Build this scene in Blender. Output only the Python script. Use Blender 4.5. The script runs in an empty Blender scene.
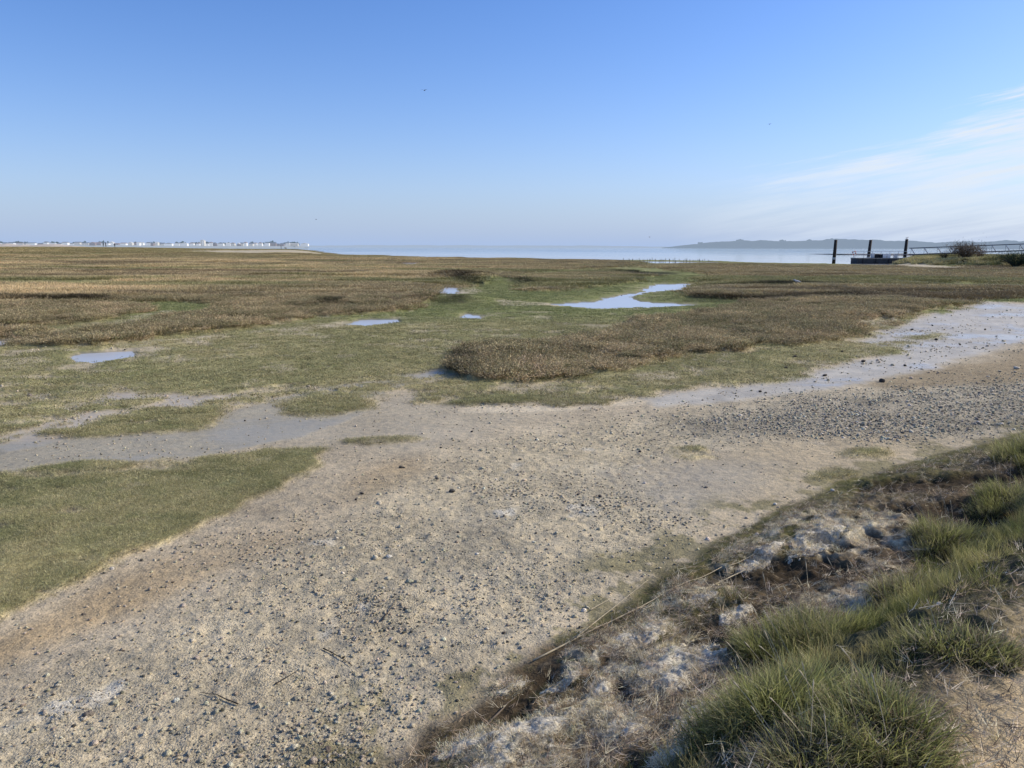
import bpy, math, random
import numpy as np
from mathutils import Matrix, Vector
R = math.radians
rng = np.random.default_rng(7)
random.seed(7)
scene = bpy.context.scene
col = scene.collection

# ------------------------------------------------------------------ camera
F = 760.0; EYE = 2.6; PITCH = math.atan((384-247.3)/F); ROLL = R(0.10)
cam_d = bpy.data.cameras.new('camera'); cam = bpy.data.objects.new('camera', cam_d); col.objects.link(cam)
cam_d.sensor_width = 36; cam_d.lens = 36*F/1024; cam_d.clip_start = .05; cam_d.clip_end = 60000
M = Matrix.Translation((0, 0, EYE)) @ Matrix.Rotation(math.pi/2-PITCH, 4, 'X') @ Matrix.Rotation(ROLL, 4, 'Z')
cam.matrix_world = M; scene.camera = cam
M3 = np.array(M.to_3x3())

def G(px, py, z=0.0):
    """world point on the level z that a photo position stands on"""
    v = M3 @ np.array([(px-512)/F, (384-py)/F, -1.0])
    t = (z-EYE)/v[2]
    return (v[0]*t, v[1]*t)
def HY(px):      # horizon line
    return 247.3 + (px-512)*math.tan(ROLL)
CP = math.cos(PITCH)
def W(px, d): return ((px-512)/F*d*CP, d)

# ------------------------------------------------------------------ numpy noise
def _h(ix, iy, s):
    n = (ix.astype(np.int64)*374761393 + iy.astype(np.int64)*668265263 + s*982451653) & 0xffffffff
    n = ((n ^ (n >> 13))*1274126177) & 0xffffffff
    n = (n ^ (n >> 16)) & 0xffff
    return n/65535.0
def vn(x, y, s=0):
    ix = np.floor(x); iy = np.floor(y); fx = x-ix; fy = y-iy
    fx = fx*fx*(3-2*fx); fy = fy*fy*(3-2*fy)
    a = _h(ix, iy, s); b = _h(ix+1, iy, s); c = _h(ix, iy+1, s); d = _h(ix+1, iy+1, s)
    return (a+(b-a)*fx)*(1-fy)+(c+(d-c)*fx)*fy
def fbm(x, y, sc, o=4, s=0, g=.5):
    r = 0; a = 1; t = 0
    for k in range(o):
        r = r+a*(vn(x/sc*(1+.03*k)+k*17.3, y/sc+k*9.1, s+k)-.5); t += a; a *= g; sc *= .5
    return r/t*2          # about -1..1
def ss(a, b, x):
    t = np.clip((x-a)/(b-a), 0, 1); return t*t*(3-2*t)
def lerp(a, b, t): return a+(b-a)*t

def sdf(poly, x, y):
    """signed distance, positive inside"""
    p = np.array(poly); n = len(p); d = np.full(x.shape, 1e18); inside = np.zeros(x.shape, bool)
    for i in range(n):
        ax, ay = p[i]; bx, by = p[(i+1) % n]
        ex, ey = bx-ax, by-ay; wx = x-ax; wy = y-ay
        t = np.clip((wx*ex+wy*ey)/(ex*ex+ey*ey+1e-12), 0, 1)
        d = np.minimum(d, (wx-ex*t)**2+(wy-ey*t)**2)
        c = ((ay > y) != (by > y)) & (x < (bx-ax)*(y-ay)/(by-ay+1e-12)+ax)
        inside ^= c
    d = np.sqrt(d)
    return np.where(inside, d, -d)

def poly(pts): return [G(a, max(b, HY(a)+.9)) for a, b in pts]
def mask(pl, x, y, amp=.02, soft=.01, s=0, grow=0.):
    """soft organic mask of a ground polygon; feather grows with the distance of the spot"""
    p = np.array(pl); dist = np.hypot(x, y)
    pad = 3+.1*np.abs(p).max()
    out = np.zeros(x.shape)
    k = (x > p[:, 0].min()-pad) & (x < p[:, 0].max()+pad) & (y > p[:, 1].min()-pad) & (y < p[:, 1].max()+pad)
    if not k.any(): return out
    xx = x[k]; yy = y[k]; dd = dist[k]
    n = fbm(xx, yy, 1.6, 6, s, .7)*.75 + fbm(xx, yy, .4, 4, s+60, .65)*.45 + fbm(xx, yy, 9, 3, s+40)*.5*ss(8, 40, dd)
    q = sdf(pl, xx, yy)+n*amp*dd+grow*dd
    out[k] = ss(-1, 1, q/(soft*dd+.01))
    return out

MARSH = poly([(-900, 500), (0, 447), (80, 441), (190, 431), (225, 408), (330, 388), (445, 368), (462, 378), (400, 388), (405, 400),
  (450, 407), (560, 406), (640, 397), (700, 389), (780, 381), (850, 362), (900, 351), (850, 343), (880, 328), (940, 311), (985, 302),
  (1024, 303), (1500, 285), (3000, 262), (2500, 249.3), (512, 248.9), (-1500, 247.4), (-3500, 262)])
TURF2 = poly([(-900, 520), (0, 476), (100, 466), (200, 460), (290, 451), (335, 448), (315, 462), (280, 485), (240, 508), (190, 530),
  (120, 558), (60, 588), (0, 618), (-200, 720), (-900, 900)])
ISLES = [poly([(285, 403), (330, 396), (368, 398), (366, 410), (310, 418), (285, 415)]),
  poly([(345, 443), (408, 439.5), (411, 441), (350, 445)]),
  poly([(672, 452), (700, 450), (712, 456), (690, 459)]), poly([(806, 478), (840, 468), (862, 476), (830, 486)]),
  poly([(850, 453), (880, 450), (875, 457), (852, 458)]), poly([(905, 338), (940, 334), (945, 338), (910, 341)]),
  poly([(868, 347), (905, 342), (920, 346), (880, 352)])]
WET = poly([(-900, 522), (-900, 498), (0, 446), (190, 429), (240, 408), (330, 387), (445, 367), (457, 377), (390, 392), (372, 400), (366, 414),
  (340, 424), (300, 440), (200, 459), (100, 467), (0, 476)])
TONGUE = poly([(330, 386), (445, 366), (460, 377), (390, 394), (350, 398), (300, 402)])
WET_SOFT = poly([(230, 420), (330, 400), (430, 395), (560, 408), (520, 420), (480, 430), (430, 450), (350, 446), (250, 450)])
WETARM = [poly([(-80, 452), (20, 430), (75, 410), (120, 392), (155, 397), (115, 415), (75, 432), (20, 447)]),
  poly([(40, 395), (70, 392), (75, 396), (50, 399)]), poly([(150, 400), (230, 398), (240, 404), (190, 409), (150, 405)])]
WETR = poly([(640, 399), (700, 391), (780, 383), (850, 364), (905, 352), (860, 343), (885, 330), (940, 313), (985, 302), (1024, 304), (1500, 288),
  (1500, 300), (1024, 340), (960, 362), (860, 384), (740, 402), (660, 408)])
WETM = poly([(610, 475), (700, 458), (775, 465), (745, 498), (700, 520), (640, 500)])
SMOOTH = poly([(640, 470), (700, 455), (780, 440), (900, 436), (960, 440), (930, 462), (860, 490), (780, 510), (720, 530), (700, 545), (690, 500)])
GRAV = poly([(-700, 900), (-80, 740), (0, 708), (130, 640), (230, 592), (330, 532), (400, 482), (480, 448), (600, 425), (760, 404), (860, 390), (1024, 374),
  (1500, 360), (1500, 430), (1024, 436), (880, 445), (790, 445), (700, 450), (700, 490), (690, 530), (600, 590), (520, 660), (380, 768), (200, 1000)])
DARKP = poly([(690, 416), (800, 397), (900, 387), (1024, 380), (1500, 372), (1500, 432), (1024, 436), (900, 443), (800, 446), (740, 438), (680, 428)])
BRMUD = poly([(-300, 780), (0, 636), (120, 574), (200, 543), (260, 510), (330, 478), (430, 452), (450, 470), (330, 520), (250, 560), (150, 606), (0, 668), (-300, 800)])
LITTER_R = poly([(860, 385), (940, 368), (1024, 352), (1500, 330), (1500, 362), (1024, 384), (900, 390)])
BROWN = [
  poly([(455, 374), (462, 356), (500, 348), (560, 345), (610, 338), (640, 322), (700, 315), (760, 303), (900, 296), (1500, 285),
    (1500, 292), (985, 300), (940, 309), (880, 326), (840, 340), (780, 348), (700, 354), (640, 366), (600, 378), (520, 383), (470, 381)]),
  poly([(-1500, 300), (-1500, 247.6), (0, 248.5), (300, 252), (420, 258), (512, 259), (560, 260), (640, 262), (620, 268), (560, 270), (530, 274), (470, 285), (440, 300),
    (400, 312), (330, 318), (262, 312), (200, 301), (120, 303), (0, 302), (-400, 306)]),
  poly([(-900, 345), (-600, 308), (0, 305), (120, 306), (150, 312), (120, 322), (40, 328), (-200, 340)]),
  poly([(-60, 344), (40, 349), (100, 347), (160, 337), (250, 330), (310, 320), (300, 312), (230, 312), (150, 322), (90, 331), (-60, 338)]),
  poly([(520, 290), (530, 278), (570, 272), (620, 270), (645, 276), (620, 284), (570, 290), (540, 293)]),
  poly([(690, 299), (700, 290), (680, 284), (720, 276), (640, 266), (700, 264), (860, 267), (1500, 270), (1500, 283), (900, 294), (760, 301)])]
POOLS = [poly([(552, 304), (590, 301), (600, 297.5), (622, 294), (640, 291), (652, 284), (692, 283), (686, 289.5), (652, 292), (634, 296), (640, 300.5), (704, 304.5), (660, 307), (590, 309)]),
  poly([(76, 356), (90, 352), (127, 351), (122, 356), (100, 361), (84, 361)]), poly([(345, 324), (370, 319), (393, 319), (392, 322), (365, 325)]),
  poly([(440, 294), (448, 287), (454, 288), (452, 293), (444, 296)]), poly([(407, 266), (408, 263), (415, 263), (416, 266)]),
  poly([(464, 317), (468, 313), (476, 315), (474, 318)]), poly([(-40, 345), (-2, 340), (4, 343), (-20, 348)]),
  poly([(640, 261.2), (715, 262), (718, 263), (660, 263)])]
PALE = [poly([(180, 255.0), (300, 253.8), (330, 255.6), (250, 256)]), poly([(60, 333), (110, 326), (165, 313), (167, 316), (115, 330), (60, 336)]),
  poly([(192, 341), (218, 336), (222, 338), (196, 343)]), poly([(258, 333), (335, 325), (345, 323), (345, 327), (290, 332)]),
  poly([(0, 364), (35, 360), (38, 363), (0, 368)]), poly([(868, 264), (905, 264), (955, 268), (950, 270), (900, 267)]),
  poly([(446, 300), (470, 290), (474, 291), (450, 301)]), poly([(505, 303), (552, 304), (552, 306), (508, 306)]),
  poly([(640, 378), (665, 375), (668, 380), (640, 381)]), poly([(468, 409), (560, 402), (620, 399), (640, 402), (560, 410), (470, 412)]),
  poly([(860, 326), (885, 320), (890, 322), (870, 328)])]
MOUND = poly([(905, 264.5), (915, 259), (1300, 256), (1600, 262), (1024, 268), (960, 266)])
LAND = [W(-1500, 700), W(0, 330), W(120, 320), W(200, 300), W(300, 380), W(318, 300), W(340, 250), W(380, 225), W(430, 195), W(520, 180), W(640, 165), W(720, 155),
  W(760, 138), W(830, 131), W(880, 122), W(905, 128), W(915, 185), W(1200, 230), W(3500, 300), (600, -400), (-1200, -400), (-2500, 500)]
T0 = np.array(G(378, 768)); T1 = np.array(G(1030, 432)); BD = (T1-T0)/np.linalg.norm(T1-T0); BN = np.array([BD[1], -BD[0]])
TOE = np.array([G(a, b) for a, b in [(300, 830), (378, 766), (440, 718), (500, 678), (560, 642), (600, 612), (650, 578), (700, 548), (760, 514), (830, 487), (900, 461), (960, 448), (1030, 430), (1200, 400)]])-T0
TT = TOE@BD; TS = -(TOE@BN)
def bank_t(x, y):
    return (x-T0[0])*BD[0]+(y-T0[1])*BD[1]
def bank_s(x, y):
    s0 = (x-T0[0])*BN[0]+(y-T0[1])*BN[1]; b = np.interp(bank_t(x, y), TT, TS, left=0, right=0)
    return s0+b*(1-np.clip(s0/1.15, -.6 if False else 0, 1))
BS = [-.25, 0, .3, .7, 1.1, 1.3, 1.6, 1.9, 3, 12, 400]; BH = [0, .01, .05, .13, .24, .36, .66, .84, .95, 1.05, 1.3]
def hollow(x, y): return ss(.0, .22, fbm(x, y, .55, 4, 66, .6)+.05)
def bank_h(x, y): return np.interp(bank_s(x, y)+.10*fbm(x, y, .9, 3, 77), BS, BH)

BANK_SHADES = [poly(q) for q in ([(434, 276), (448, 272), (480, 280), (474, 285), (455, 282)], [(320, 305), (342, 303), (344, 310), (322, 310)], [(-300, 302), (0, 299.5), (60, 301), (110, 300), (112, 301.5), (60, 303), (0, 301.5), (-300, 305)],
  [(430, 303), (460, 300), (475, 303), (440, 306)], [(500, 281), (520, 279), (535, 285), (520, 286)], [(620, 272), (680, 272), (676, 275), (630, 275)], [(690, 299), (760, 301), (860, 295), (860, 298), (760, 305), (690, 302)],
  [(455, 374), (462, 358), (475, 352), (470, 366), (466, 380)], [(700, 288), (780, 284), (860, 285), (780, 288)])]  # shaded sides of the raised marsh banks, painted dark
def masks(x, y):
    d = np.hypot(x, y); m = {}
    s = bank_s(x, y)+.26*fbm(x, y, 1.0, 5, 70, .62)
    m['bank'] = ss(-.05, .25, s)
    off = 1-ss(-.1, .1, s)
    marsh = mask(MARSH, x, y, .05, .007, 1)
    wetarm = np.max([mask(p, x, y, .07, .02, 5, .015) for p in WETARM], 0)
    pool = np.max([mask(p, x, y, .016, .006, 8, -.004 if i == 0 else .006) for i, p in enumerate(POOLS)], 0)
    m['pool'] = pool; m['poolm'] = np.max([mask(p, x, y, .012, .02, 8, .022) for p in POOLS], 0).clip(0, 1)
    patch = ss(-.25, .15, fbm(x, y, 1.2, 5, 9, .7)+.15)
    turf = marsh*(1-wetarm*ss(-.12, .1, fbm(x*.6, y, .55, 4, 14, .7)+.1))
    tip = mask(TONGUE, x, y, .03, .02, 19)*ss(-.02, .14, fbm(x*.5, y, .6, 5, 96, .7)); turf = np.maximum(turf, tip)
    turf = np.maximum(turf, mask(TURF2, x, y, .04, .008, 2))
    turf = np.maximum(turf, np.max([mask(p, x, y, .03, .015, 3) for p in ISLES], 0))
    m['wetarm'] = wetarm
    m['pale'] = np.max([mask(p, x, y, .010, .008, 4, .012) for p in PALE], 0)*off
    m['turf'] = turf*(1-pool)*off
    br = np.max([mask(p, x, y, .035, .010, 20+i) for i, p in enumerate(BROWN)], 0)
    hole = ss(.28, .5, fbm(x, y, 11, 4, 31))*ss(30, 50, d)
    hole = np.maximum(hole, ss(.30, .42, fbm(x, y, 2.2, 5, 32, .65))*(1-ss(30, 50, d))); m['brown'] = br*marsh*(1-pool)*(1-m['pale'])*(1-hole)
    m['wet'] = np.maximum(mask(WET, x, y, .02, .01, 6), .45*mask(WET_SOFT, x, y, .05, .05, 6))*off
    m['wetr'] = mask(WETR, x, y, .02, .012, 7)*off
    m['wetm'] = mask(WETM, x, y, .05, .06, 11)*off
    m['smooth'] = mask(SMOOTH, x, y, .03, .04, 12)*off
    m['grav'] = mask(GRAV, x, y, .045, .07, 13)*off
    m['dark'] = mask(DARKP, x, y, .07, .07, 15)*off
    m['brmud'] = mask(BRMUD, x, y, .02, .03, 16)*off
    m['litter'] = mask(LITTER_R, x, y, .03, .02, 17)*off
    m['mound'] = mask(MOUND, x, y, .01, .02, 18)
    sh = sdf(LAND, x, y)+fbm(x, y, 16, 4, 33)*.02*d*ss(60, 120, d)
    m['land'] = sh; m['hol'] = np.max([mask(p, x, y, .02, .012, 60+i) for i, p in enumerate(BANK_SHADES)], 0)*off
    m['s'] = s; m['d'] = d
    bare = ss(.16, .34, fbm(x*.55, y, .75, 5, 97, .72)+.22*fbm(x, y, 5, 3, 98))*(1-.6*ss(20, 40, d)); m['bare'] = bare; m['turf'] = m['turf']*(1-.85*bare*(1-m['brown']))
    return m

def height(x, y, m=None):
    m = m or masks(x, y); d = m['d']
    z = .012+.014*fbm(x, y, 1.4, 4, 50)+.008*fbm(x, y, .25, 3, 51, .6)*(1-m['wet'])*(1-m['wetr'])*(1-.8*m['smooth'])
    z = z+m['grav']*.012*fbm(x, y, .09, 2, 52)*(d < 14)
    z = z+m['turf']*(.035+.022*fbm(x, y, .7, 4, 53, .6))
    lump = ss(-.5, .5, fbm(x, y, 1.5, 4, 54, .6))
    z = z+m['brown']*(1-m['poolm'])*(.03+.11*lump+.10*ss(-.3, .3, fbm(x, y, 8, 3, 55))*ss(20, 40, d))
    z = np.maximum(z, -.015)
    z = lerp(z*(1-.7*m['poolm']), -.05, np.clip(m['pool']*1.6, 0, 1))
    z = z-.03*m['wetarm']*(1-m['turf'])*0
    px = 512+F*x/np.maximum(y, 1)
    rise = (1.45*ss(345, 285, px)+.85*ss(260, 60, px))*ss(150, 300, y)*(y > 100)
    z = z+rise+m['mound']*(.8+.35*fbm(x, y, 7, 3, 56))
    # raised bank humps in the marsh; their dark sides are painted shade
    for cx, cy, rx, ry, hh in HUMPS:
        z = z+hh*np.exp(-((x-cx)/rx)**2-((y-cy)/ry)**2)
    z = z-(1-ss(-1.5, 2.0, m['land']))*(1.0+rise)
    far = ss(0, 40, -m['land']); z = lerp(z, -3, far)
    bz = bank_h(x, y); rough = ss(.1, .5, m['s'])*(1-ss(1.9, 2.5, m['s']))
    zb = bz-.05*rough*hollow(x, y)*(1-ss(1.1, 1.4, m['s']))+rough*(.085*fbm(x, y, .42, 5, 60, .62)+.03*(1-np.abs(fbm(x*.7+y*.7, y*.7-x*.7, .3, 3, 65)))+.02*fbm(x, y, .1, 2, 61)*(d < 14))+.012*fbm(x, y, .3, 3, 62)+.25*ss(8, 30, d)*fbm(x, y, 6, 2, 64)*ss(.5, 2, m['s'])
    z = np.where(m['s'] > -.05, lerp(z, np.maximum(z, zb), ss(-.05, .15, m['s'])), z)
    return z
HUMPS = []
for a, b, rx, ry, hh in [(455, 277, 2.2, 2.0, .55), (478, 279, 2.2, 1.8, .45), (455, 299, 2.4, 1.2, .28), (325, 306, 1.6, 1.4, .2), (500, 281, 3, 2, .3)]:
    p = G(a, b+2); HUMPS.append((p[0], p[1], rx, ry, hh))
def H1(x, y): return float(height(np.array([float(x)]), np.array([float(y)]))[0])
def on_ground(px, py):
    """march a photo position down to the terrain"""
    z = 0.0
    for _ in range(14):
        x, y = G(px, py, z); z = lerp(z, H1(x, y), .6)
    return (x, y, z)

# ------------------------------------------------------------------ node helpers
def mat(name):
    m = bpy.data.materials.new(name); m.use_nodes = True
    nt = m.node_tree; nt.nodes.clear()
    o = nt.nodes.new('ShaderNodeOutputMaterial'); return m, nt, o
def nd(nt, t, **k):
    n = nt.nodes.new(t)
    for a, b in k.items():
        if a.startswith('i_'):
            key = a[2:]; key = int(key) if key.isdigit() else key.replace('_', ' ')
            n.inputs[key].default_value = b
        else: setattr(n, a, b)
    return n
def math_(nt, op, a, b=None, c=None, clamp=False):
    n = nt.nodes.new('ShaderNodeMath'); n.operation = op; n.use_clamp = clamp
    for i, v in enumerate((a, b, c)):
        if v is None: continue
        if isinstance(v, (int, float)): n.inputs[i].default_value = v
        else: nt.links.new(v, n.inputs[i])
    return n.outputs[0]
def mixc(nt, f, a, b, blend='MIX'):
    n = nt.nodes.new('ShaderNodeMix'); n.data_type = 'RGBA'; n.blend_type = blend
    for i, v in ((0, f), (6, a), (7, b)):
        if isinstance(v, (int, float)): n.inputs[i].default_value = v
        elif isinstance(v, tuple): n.inputs[i].default_value = (*v, 1)
        else: nt.links.new(v, n.inputs[i])
    return n.outputs[2]
def noise(nt, vec, scale, detail=4, rough=.6):
    n = nd(nt, 'ShaderNodeTexNoise'); n.inputs['Scale'].default_value = scale; n.inputs['Detail'].default_value = detail; n.inputs['Roughness'].default_value = rough
    nt.links.new(vec, n.inputs['Vector']); return n.outputs[0]
def rampv(nt, v, a, b, lo=0., hi=1.):
    n = nt.nodes.new('ShaderNodeMapRange'); n.inputs[1].default_value = a; n.inputs[2].default_value = b; n.inputs[3].default_value = lo; n.inputs[4].default_value = hi
    nt.links.new(v, n.inputs[0]); return n.outputs[0]

def ground_material():
    m, nt, o = mat('ground_surface'); L = nt.links.new
    at = nd(nt, 'ShaderNodeAttribute', attribute_name='gcol'); w = nd(nt, 'ShaderNodeAttribute', attribute_name='gprm')
    sp = nd(nt, 'ShaderNodeSeparateColor'); L(w.outputs['Color'], sp.inputs[0])     # wet, grain, veg
    geo = nd(nt, 'ShaderNodeNewGeometry'); P = geo.outputs['Position']
    n1 = noise(nt, P, 55, 4, .65); n2 = noise(nt, P, 9, 5, .65); n3 = noise(nt, P, 1.3, 4, .6); n4 = noise(nt, P, .17, 4, .6)
    vor = nd(nt, 'ShaderNodeTexVoronoi'); vor.inputs['Scale'].default_value = 75; L(P, vor.inputs['Vector'])
    vor2 = nd(nt, 'ShaderNodeTexVoronoi'); vor2.inputs['Scale'].default_value = 30; L(P, vor2.inputs['Vector'])
    k = math_(nt, 'ADD', rampv(nt, n1, .25, .75, .62, 1.38), rampv(nt, n2, .25, .75, -.28, .28))
    k = math_(nt, 'ADD', k, rampv(nt, n3, .25, .75, -.17, .17)); k = math_(nt, 'ADD', k, rampv(nt, n4, .3, .7, -.12, .12))
    # amplitude tied down where the surface is wet and smooth
    k = math_(nt, 'ADD', 1.0, math_(nt, 'MULTIPLY', math_(nt, 'SUBTRACT', k, 1.0), math_(nt, 'SUBTRACT', 1.0, math_(nt, 'MULTIPLY', sp.outputs[0], .75))))
    sc = nd(nt, 'ShaderNodeSeparateColor'); L(vor.outputs['Color'], sc.inputs[0])
    sc2 = nd(nt, 'ShaderNodeSeparateColor'); L(vor2.outputs['Color'], sc2.inputs[0])
    g = math_(nt, 'ADD', rampv(nt, sc.outputs[0], 0, 1, .72, 1.22), rampv(nt, sc2.outputs[0], 0, 1, -.12, .12))
    g = math_(nt, 'MULTIPLY', g, rampv(nt, vor.outputs['Distance'], .25, .75, 1.08, .7))
    gg = math_(nt, 'ADD', 1.0, math_(nt, 'MULTIPLY', math_(nt, 'SUBTRACT', g, 1.0), sp.outputs[1]))
    k = math_(nt, 'MULTIPLY', k, gg)
    vm = nd(nt, 'ShaderNodeVectorMath', operation='SCALE'); L(at.outputs['Color'], vm.inputs[0]); L(k, vm.inputs['Scale'])
    n6 = noise(nt, P, 22, 6, .72); k = math_(nt, 'MULTIPLY', k, math_(nt, 'ADD', 1.0, math_(nt, 'MULTIPLY', sp.outputs[1], rampv(nt, n6, .35, .62, -.55, .35)))); L(k, vm.inputs['Scale'])
    hue = mixc(nt, rampv(nt, n2, .35, .7, 0, .35), vm.outputs[0], (1.18, 1.0, .8), 'MULTIPLY')
    b = nd(nt, 'ShaderNodeBsdfPrincipled'); L(hue, b.inputs['Base Color'])
    L(rampv(nt, sp.outputs[0], 0, 1, .92, .24), b.inputs['Roughness']); b.inputs['IOR'].default_value = 1.36
    L(rampv(nt, sp.outputs[0], 0, 1, .12, .5), b.inputs['Specular IOR Level'])
    hgt = math_(nt, 'ADD', math_(nt, 'MULTIPLY', n1, .012), math_(nt, 'MULTIPLY', n2, .04))
    hgt = math_(nt, 'ADD', hgt, math_(nt, 'MULTIPLY', math_(nt, 'MULTIPLY', vor.outputs['Distance'], -.02), sp.outputs[1]))
    hgt = math_(nt, 'MULTIPLY', hgt, rampv(nt, sp.outputs[0], 0, 1, 1.0, .10))
    bp = nd(nt, 'ShaderNodeBump'); bp.inputs['Distance'].default_value = 1.0; bp.inputs['Strength'].default_value = .75
    L(hgt, bp.inputs['Height']); L(bp.outputs[0], b.inputs['Normal']); L(b.outputs[0], o.inputs[0]); return m

def veg_material(name, trans=.3, source='OBJECT'):
    """instanced vegetation: colour = instance tint x blade shade"""
    m, nt, o = mat(name); L = nt.links.new
    a = nd(nt, 'ShaderNodeAttribute', attribute_name='bcol')
    c = a.outputs['Color']
    if source == 'INST':
        t = nd(nt, 'ShaderNodeAttribute', attribute_name='tint', attribute_type='INSTANCER')
        c = mixc(nt, 1.0, a.outputs['Color'], t.outputs['Color'], 'MULTIPLY')
    d = nd(nt, 'ShaderNodeBsdfDiffuse'); L(c, d.inputs[0])
    tr = nd(nt, 'ShaderNodeBsdfTranslucent'); L(c, tr.inputs[0])
    mx = nd(nt, 'ShaderNodeMixShader'); mx.inputs[0].default_value = trans; L(d.outputs[0], mx.inputs[1]); L(tr.outputs[0], mx.inputs[2])
    gl = nd(nt, 'ShaderNodeBsdfGlossy'); gl.inputs['Roughness'].default_value = .5; gl.inputs[0].default_value = (.8, .8, .75, 1)
    m2 = nd(nt, 'ShaderNodeMixShader'); m2.inputs[0].default_value = .035; L(mx.outputs[0], m2.inputs[1]); L(gl.outputs[0], m2.inputs[2])
    L(m2.outputs[0], o.inputs[0]); return m

def simple(name, c, rough=.8, nscale=8, amt=.3, bump=.0, spec=.3, tint=False, metal=0):
    m, nt, o = mat(name); L = nt.links.new
    tc = nd(nt, 'ShaderNodeTexCoord'); geo = nd(nt, 'ShaderNodeNewGeometry')
    n = noise(nt, geo.outputs['Position'] if not tint else tc.outputs['Object'], nscale, 5, .6)
    cc = tuple(c)
    if tint:
        t = nd(nt, 'ShaderNodeAttribute', attribute_name='tint', attribute_type='INSTANCER'); cc = t.outputs['Color']
    lo = mixc(nt, rampv(nt, n, .3, .7, 0, 1), mixc(nt, 1.0, cc, (1-amt,)*3, 'MULTIPLY'), mixc(nt, 1.0, cc, (1+amt*.6,)*3, 'MULTIPLY'))
    b = nd(nt, 'ShaderNodeBsdfPrincipled'); L(lo, b.inputs['Base Color']); b.inputs['Roughness'].default_value = rough
    b.inputs['Specular IOR Level'].default_value = spec; b.inputs['Metallic'].default_value = metal
    if bump:
        bp = nd(nt, 'ShaderNodeBump'); bp.inputs['Distance'].default_value = bump; L(n, bp.inputs['Height']); L(bp.outputs[0], b.inputs['Normal'])
    L(b.outputs[0], o.inputs[0]); return m
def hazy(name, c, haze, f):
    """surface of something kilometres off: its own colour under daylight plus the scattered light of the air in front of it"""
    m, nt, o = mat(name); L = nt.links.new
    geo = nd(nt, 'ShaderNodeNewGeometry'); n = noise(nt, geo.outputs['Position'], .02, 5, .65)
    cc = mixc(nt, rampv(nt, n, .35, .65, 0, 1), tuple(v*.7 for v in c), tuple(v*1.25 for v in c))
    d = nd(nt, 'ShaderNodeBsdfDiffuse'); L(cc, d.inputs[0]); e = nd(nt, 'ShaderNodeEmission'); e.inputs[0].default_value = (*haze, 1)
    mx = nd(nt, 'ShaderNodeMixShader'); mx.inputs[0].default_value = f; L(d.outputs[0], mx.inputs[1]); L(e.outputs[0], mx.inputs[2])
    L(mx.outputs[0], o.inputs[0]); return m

# ------------------------------------------------------------------ mesh helpers
def mesh_np(name, V, FC, smooth=False, attrs=None):
    me = bpy.data.meshes.new(name); V = np.asarray(V, np.float32); 
    if isinstance(FC, np.ndarray):
        nf, k = FC.shape; me.vertices.add(len(V)); me.vertices.foreach_set('co', V.ravel())
        me.loops.add(nf*k); me.loops.foreach_set('vertex_index', FC.astype(np.int32).ravel())
        me.polygons.add(nf); me.polygons.foreach_set('loop_start', np.arange(0, nf*k, k, dtype=np.int32))
        me.update(calc_edges=True)
    else:
        me.from_pydata([tuple(v) for v in V], [], FC); me.update()
    if smooth: me.polygons.foreach_set('use_smooth', np.ones(len(me.polygons), bool))
    for k, a in (attrs or {}).items():
        at = me.attributes.new(k, 'FLOAT_COLOR', 'POINT'); b = np.ones((len(V), 4), np.float32); b[:, :3] = a; at.data.foreach_set('color', b.ravel())
    return me
def put(name, me, m=None, parent=None, loc=(0, 0, 0), rot=(0, 0, 0), link=True, **props):
    o = bpy.data.objects.new(name, me)
    if link: col.objects.link(o)
    o.location = loc; o.rotation_euler = rot
    if parent: o.parent = parent
    if m and not me.materials: me.materials.append(m)
    for k, v in props.items(): o[k] = v
    return o
def empty(name, loc, rz=0, **props):
    o = bpy.data.objects.new(name, None); col.objects.link(o); o.location = loc; o.rotation_euler = (0, 0, rz); o.empty_display_size = .2
    for k, v in props.items(): o[k] = v
    return o
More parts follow.
